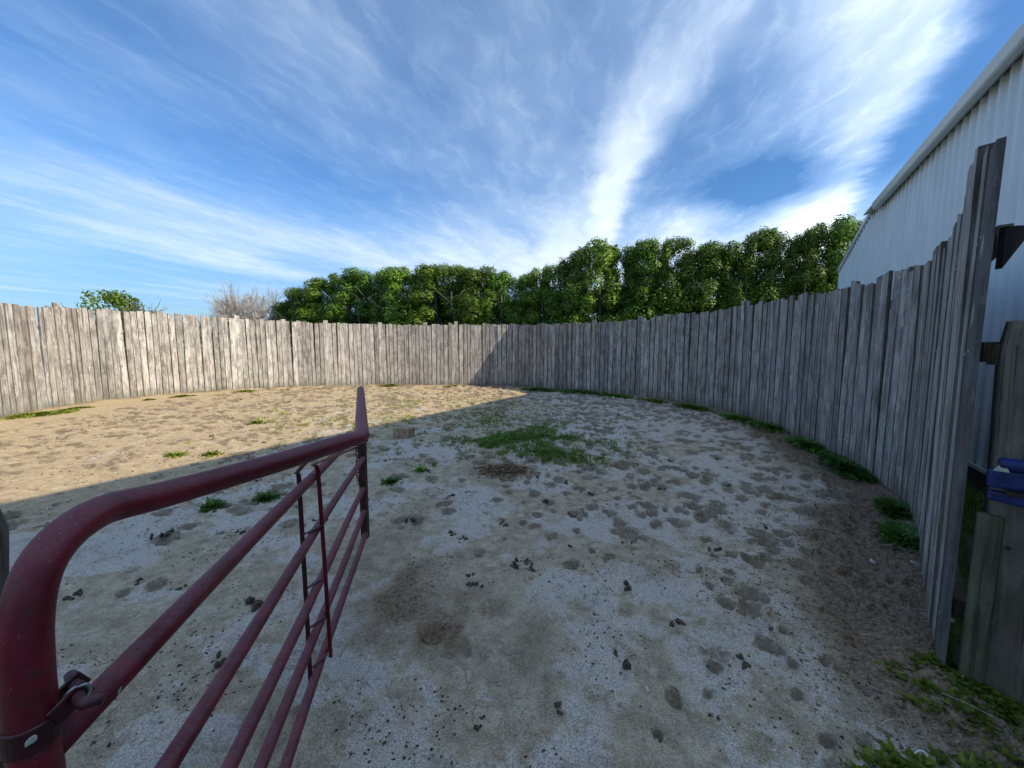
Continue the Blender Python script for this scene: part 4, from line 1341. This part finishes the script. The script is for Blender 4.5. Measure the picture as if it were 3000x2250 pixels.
# dry straws
B = MB()
for (x, y, a, l) in [(1.93, 1.50, 2.3, 0.07), (1.86, 1.53, 2.4, 0.03), (2.10, 1.40, 2.0, 0.07), (1.55, 1.45, 0.3, 0.04), (1.2, 1.5, 1.2, 0.03), (0.7, 1.9, 2.6, 0.03), (2.3, 2.1, 0.8, 0.05), (2.5, 2.5, 1.8, 0.04), (1.9, 1.9, 2.9, 0.05)]:
    z0_ = ground_z(x, y) + 0.012
    v, f = tube_vf([(x - math.cos(a) * l, y - math.sin(a) * l, z0_), (x, y, z0_ + 0.008), (x + math.cos(a) * l, y + math.sin(a) * l, z0_ + 0.002)], 0.0012, 5)
    B.add((v, f))
o = B.build('straw', M_straw); tag(o, 'dry straw stalks lying near the foot of the right fence', 'straw', kind='stuff')
pts = [Vector((1.515 + 0.02 * math.cos(t), 1.287 + 0.014 * math.sin(t), ground_z(1.52, 1.29) + 0.03 + 0.006 * math.sin(2 * t))) for t in np.linspace(-0.4, 2.4, 8)]
v, f = tube_vf(pts, [0.001, 0.0018, 0.0025, 0.003, 0.003, 0.0025, 0.0018, 0.001], 8)
o = link('feather', mesh('feather', v, f, True), None, M_feather); tag(o, 'curled white feather lying in weeds at the bottom of the view', 'feather')

# ------------------------------------------------------------------ trees
def crown_mesh(name, hgt, width, n_leaf, seed, leaf=0.11, base=0.24):
    g_ = np.random.default_rng(seed)
    # lobes stacked along several upright leaders
    lobes = []
    nl = 6
    for q in range(nl):
        a = 2 * math.pi * q / nl + g_.uniform(-0.4, 0.4)
        rad = width * 0.26 * g_.uniform(0.7, 1.15)
        topz = hgt * g_.uniform(0.86, 0.95)
        for e in range(7):
            t = e / 6
            z = hgt * base + (topz - hgt * base) * t
            rx = rad * (0.75 + 0.55 * math.sin(math.pi * min(1, t * 1.15))) + g_.uniform(-0.22, 0.22); a = a + g_.uniform(-0.25, 0.25)
            lobes.append((math.cos(a) * rx, math.sin(a) * rx, z + g_.uniform(-0.2, 0.2), width * 0.21 * g_.uniform(0.6, 1.25) * (1.1 - 0.5 * t), hgt * 0.075 * g_.uniform(0.7, 1.3)))
    lobes.append((0, 0, hgt * 0.93, width * 0.17, hgt * 0.07))
    lb = np.array(lobes)
    idx = g_.integers(0, len(lb), n_leaf)
    d = g_.normal(0, 1, (n_leaf, 3)); d /= np.linalg.norm(d, axis=1)[:, None]
    rad = g_.uniform(0.3, 1.0, n_leaf) ** 0.35
    # ragged outline
    rad *= 1 + 0.18 * np.sin(d[:, 0] * 7 + lb[idx, 2] * 5) + 0.12 * g_.normal(0, 1, n_leaf)
    P = np.stack([lb[idx, 0] + d[:, 0] * rad * lb[idx, 3], lb[idx, 1] + d[:, 1] * rad * lb[idx, 3], lb[idx, 2] + d[:, 2] * rad * lb[idx, 4]], 1)
    P[:, 2] = np.minimum(P[:, 2], hgt * (1 - 0.1 * (np.hypot(P[:, 0], P[:, 1]) / (width / 2)) ** 2) + g_.normal(0, 0.10, n_leaf))
    nrm_ = d * 1.4 + g_.normal(0, 0.36, (n_leaf, 3)) + np.array([0, 0, 0.3])
    nrm_ /= np.linalg.norm(nrm_, axis=1)[:, None]
    up = g_.normal(0, 1, (n_leaf, 3))
    u = np.cross(nrm_, up); u /= np.linalg.norm(u, axis=1)[:, None]
    v = np.cross(nrm_, u)
    sz = leaf * g_.uniform(0.6, 1.25, n_leaf)[:, None]
    V_ = np.stack([P - u * sz * 0.5, P - v * sz * 0.36 + nrm_ * sz * 0.1, P + u * sz * 0.5, P + v * sz * 0.36 + nrm_ * sz * 0.1], 1).reshape(-1, 3)
    F_ = np.arange(n_leaf * 4).reshape(-1, 4)
    return np_mesh(name, V_, F_)


def trunk_mesh(name, hgt, width, seed):
    g_ = random.Random(seed)
    B = MB()
    for q in range(4):
        a = 2 * math.pi * q / 4 + g_.uniform(-0.5, 0.5)
        r_ = width * 0.22 * g_.uniform(0.7, 1.2)
        pts = [(0.05 * math.cos(a), 0.05 * math.sin(a), -0.2), (0.08 * math.cos(a), 0.08 * math.sin(a), hgt * 0.12),
               (r_ * 0.6 * math.cos(a), r_ * 0.6 * math.sin(a), hgt * 0.38), (r_ * math.cos(a), r_ * math.sin(a), hgt * 0.58), (r_ * 1.05 * math.cos(a), r_ * 1.05 * math.sin(a), hgt * 0.74)]
        sm = smooth_path(pts, 3)
        B.add(tube_vf(sm, [0.085 * (1 - 0.8 * i / len(sm)) for i in range(len(sm))], 6))
        for e in range(4):
            i = g_.randint(4, len(sm) - 3); p0 = sm[i]
            a2 = g_.uniform(0, 6.28); l = width * g_.uniform(0.15, 0.32)
            p1 = p0 + Vector((math.cos(a2) * l, math.sin(a2) * l, l * 1.4))
            B.add(tube_vf([p0, (p0 + p1) / 2 + Vector((0, 0, -0.05)), p1], [0.028, 0.02, 0.008], 5))
    return mesh(name, B.v, B.f, True)


variants = []
for q in range(5):
    cm = crown_mesh('crown', 7.0, 2.7, 26000, 100 + q, 0.087, 0.18); cm.materials.append(M_leaf)
    tm = trunk_mesh('trunk', 7.0, 2.7, 200 + q); tm.materials.append(M_bark)
    variants.append((cm, tm))
rows = [(-19.5, 34.8, 5.7, 1.15), (-17.6, 33.8, 6.8, 1.1), (-15.6, 32.6, 7.3, 1), (-13.3, 31.3, 7.5, 1), (-11.2, 30.2, 7.6, 1), (-9.3, 29.1, 7.3, 0.9), (-7.7, 28.2, 7.4, 0.9), (-6.0, 27.3, 7.2, 0.9), (-4.5, 26.5, 7.2, 0.9),
        (-3.0, 25.7, 6.9, 0.85), (-1.7, 25.0, 6.6, 0.8), (-0.4, 24.3, 6.35, 0.75), (0.8, 23.7, 6.1, 0.75), (2.1, 22.9, 6.5, 0.75), (3.5, 22.1, 6.9, 0.75), (4.85, 21.3, 7.2, 0.72), (5.95, 20.8, 7.1, 0.68), (6.95, 20.2, 7.05, 0.66),
        (7.9, 19.7, 7.0, 0.64), (8.9, 19.2, 6.5, 0.62), (9.75, 18.7, 6.45, 0.6), (10.4, 18.3, 6.1, 0.55), (11.05, 17.9, 6.85, 0.6), (11.85, 17.5, 6.8, 0.55), (12.6, 17.1, 6.5, 0.5), (13.15, 16.85, 6.85, 0.55), (13.9, 16.5, 6.95, 0.58), (14.8, 16.1, 6.6, 0.6)]
words_x = ['leftmost rounded', 'second from the left', 'third from the left', 'fourth from the left', 'fifth from the left', 'sixth from the left', 'seventh from the left', 'eighth from the left', 'ninth from the left', 'tenth from the left',
           'eleventh from the left', 'twelfth from the left', 'lowest, at the dip in the row,', 'just right of the dip in the row,', 'second right of the dip in the row,', 'third right of the dip in the row,', 'fourth right of the dip in the row,',
           'fifth right of the dip in the row,', 'sixth right of the dip in the row,', 'seventh right of the dip in the row,', 'ninth from the barn end', 'short, eighth from the barn end', 'seventh from the barn end', 'sixth from the barn end',
           'fifth from the barn end', 'fourth from the barn end', 'tall, third from the barn end', 'last, half hidden by the barn roof,']
rt = random.Random(12)
for q, (x, y, h_, w_) in enumerate(rows):
    off_ = rt.uniform(-0.45, 0.45)
    e = empty('leafy_tree', (x + off_ * 0.48, y + off_ * 0.88, 0))
    tag(e, 'green tree, ' + words_x[q] + ' in the row', 'tree', 'row of dense green trees beyond the fence')
    cm, tm = variants[q % 5]
    c = link('crown', cm, e); t = link('trunk', tm, e)
    ws = w_ * rt.uniform(0.95, 1.2) * 1.7
    for o in (c, t):
        o.scale = (ws, ws, h_ / 7.0 * 0.985)
        o.rotation_euler = (0, 0, 0)
    e.rotation_euler = (0, 0, rt.uniform(0, 6.28))
# low undergrowth below the row
cmu = crown_mesh('undergrowth', 4.9, 3.8, 11000, 777, 0.13, 0.02)
cmu.materials.append(M_leaf)
for q in range(22):
    t = q / 21
    o = link('understorey_bush', cmu, None, None, (-19.4 + 34.2 * t, 35.6 - 18.7 * t + 0.6, 0))
    o.rotation_euler = (0, 0, rt.uniform(0, 6.28))
    o.scale = (1, 1, rt.uniform(0.8, 1.05))
    tag(o, 'dark bush filling the gap between trunks of the tree row', 'bush', 'dark bushes under the row of trees')


def branching(name, seed, hgt, spread, levels, n_child, r0, mat, trunks=4, bend=0.5):
    g_ = random.Random(seed)
    B = MB()
    tips = []
    def grow(p, d, l, r_, lev):
        q1 = p + d * l * 0.5 + Vector((g_.gauss(0, 0.05), g_.gauss(0, 0.05), g_.gauss(0, 0.03))) * l
        q2 = q1 + (d + Vector((g_.gauss(0, 0.15), g_.gauss(0, 0.15), 0.10))).normalized() * l * 0.5
        B.add(tube_vf([p, q1, q2], [r_, r_ * 0.8, r_ * 0.58], 5 if lev < 2 else 3, False))
        if lev >= levels:
            tips.append(q2)
            return
        for c in range(n_child + (1 if lev < 2 else 0)):
            nd_ = (d + Vector((g_.gauss(0, bend), g_.gauss(0, bend), g_.gauss(0.08, bend * 0.6)))).normalized()
            start = q1.lerp(q2, g_.uniform(0.0, 1.0))
            grow(start, nd_, l * g_.uniform(0.62, 0.82), r_ * 0.6, lev + 1)
    for t in range(trunks):
        a = g_.uniform(0, 6.28)
        d = Vector((math.cos(a) * spread, math.sin(a) * spread, 1)).normalized()
        grow(Vector((math.cos(a) * 0.1, math.sin(a) * 0.1, 0)), d, hgt * 0.34, r0, 0)
    k_ = hgt / max(v_[2] for v_ in B.v)
    me = mesh(name, [(v_[0] * k_, v_[1] * k_, v_[2] * k_) for v_ in B.v], B.f)
    me.materials.append(mat)
    return me, [t_ * k_ for t_ in tips]
bme, tips = branching('branches', 5, 7.7, 0.8, 6, 3, 0.13, M_twig, 5, 0.42)
bt = empty('bare_tree', (-22.6, 36.5, 0)); tag(bt, 'wide bare grey tree behind the fence beside the leafy row', 'tree')
tm, _ = branching('trunk', 6, 4.5, 0.6, 1, 2, 0.22, M_twig, 3, 0.3)
link('branches', bme, bt); link('trunk', tm, bt)
bme2, _ = branching('bare_shrub', 9, 4.9, 1.0, 4, 3, 0.09, M_twig, 6, 0.45)
bs = link('bare_shrub', bme2, None, None, (-27.2, 36.0, 0)); tag(bs, 'low bare shrub peeping over the boards left of the bare tree', 'shrub')
lme, ltips = branching('branches', 15, 4.1, 0.35, 3, 3, 0.06, M_bark, 4, 0.4)
lt = empty('young_tree', (-20.4, 20.0, 0)); tag(lt, 'small bright green young tree showing above the left part of the fence', 'tree')
link('branches', lme, lt)
link('foliage', crown_mesh('foliage', 4.5, 3.0, 2600, 31, 0.15, 0.52), lt, M_leaf2)
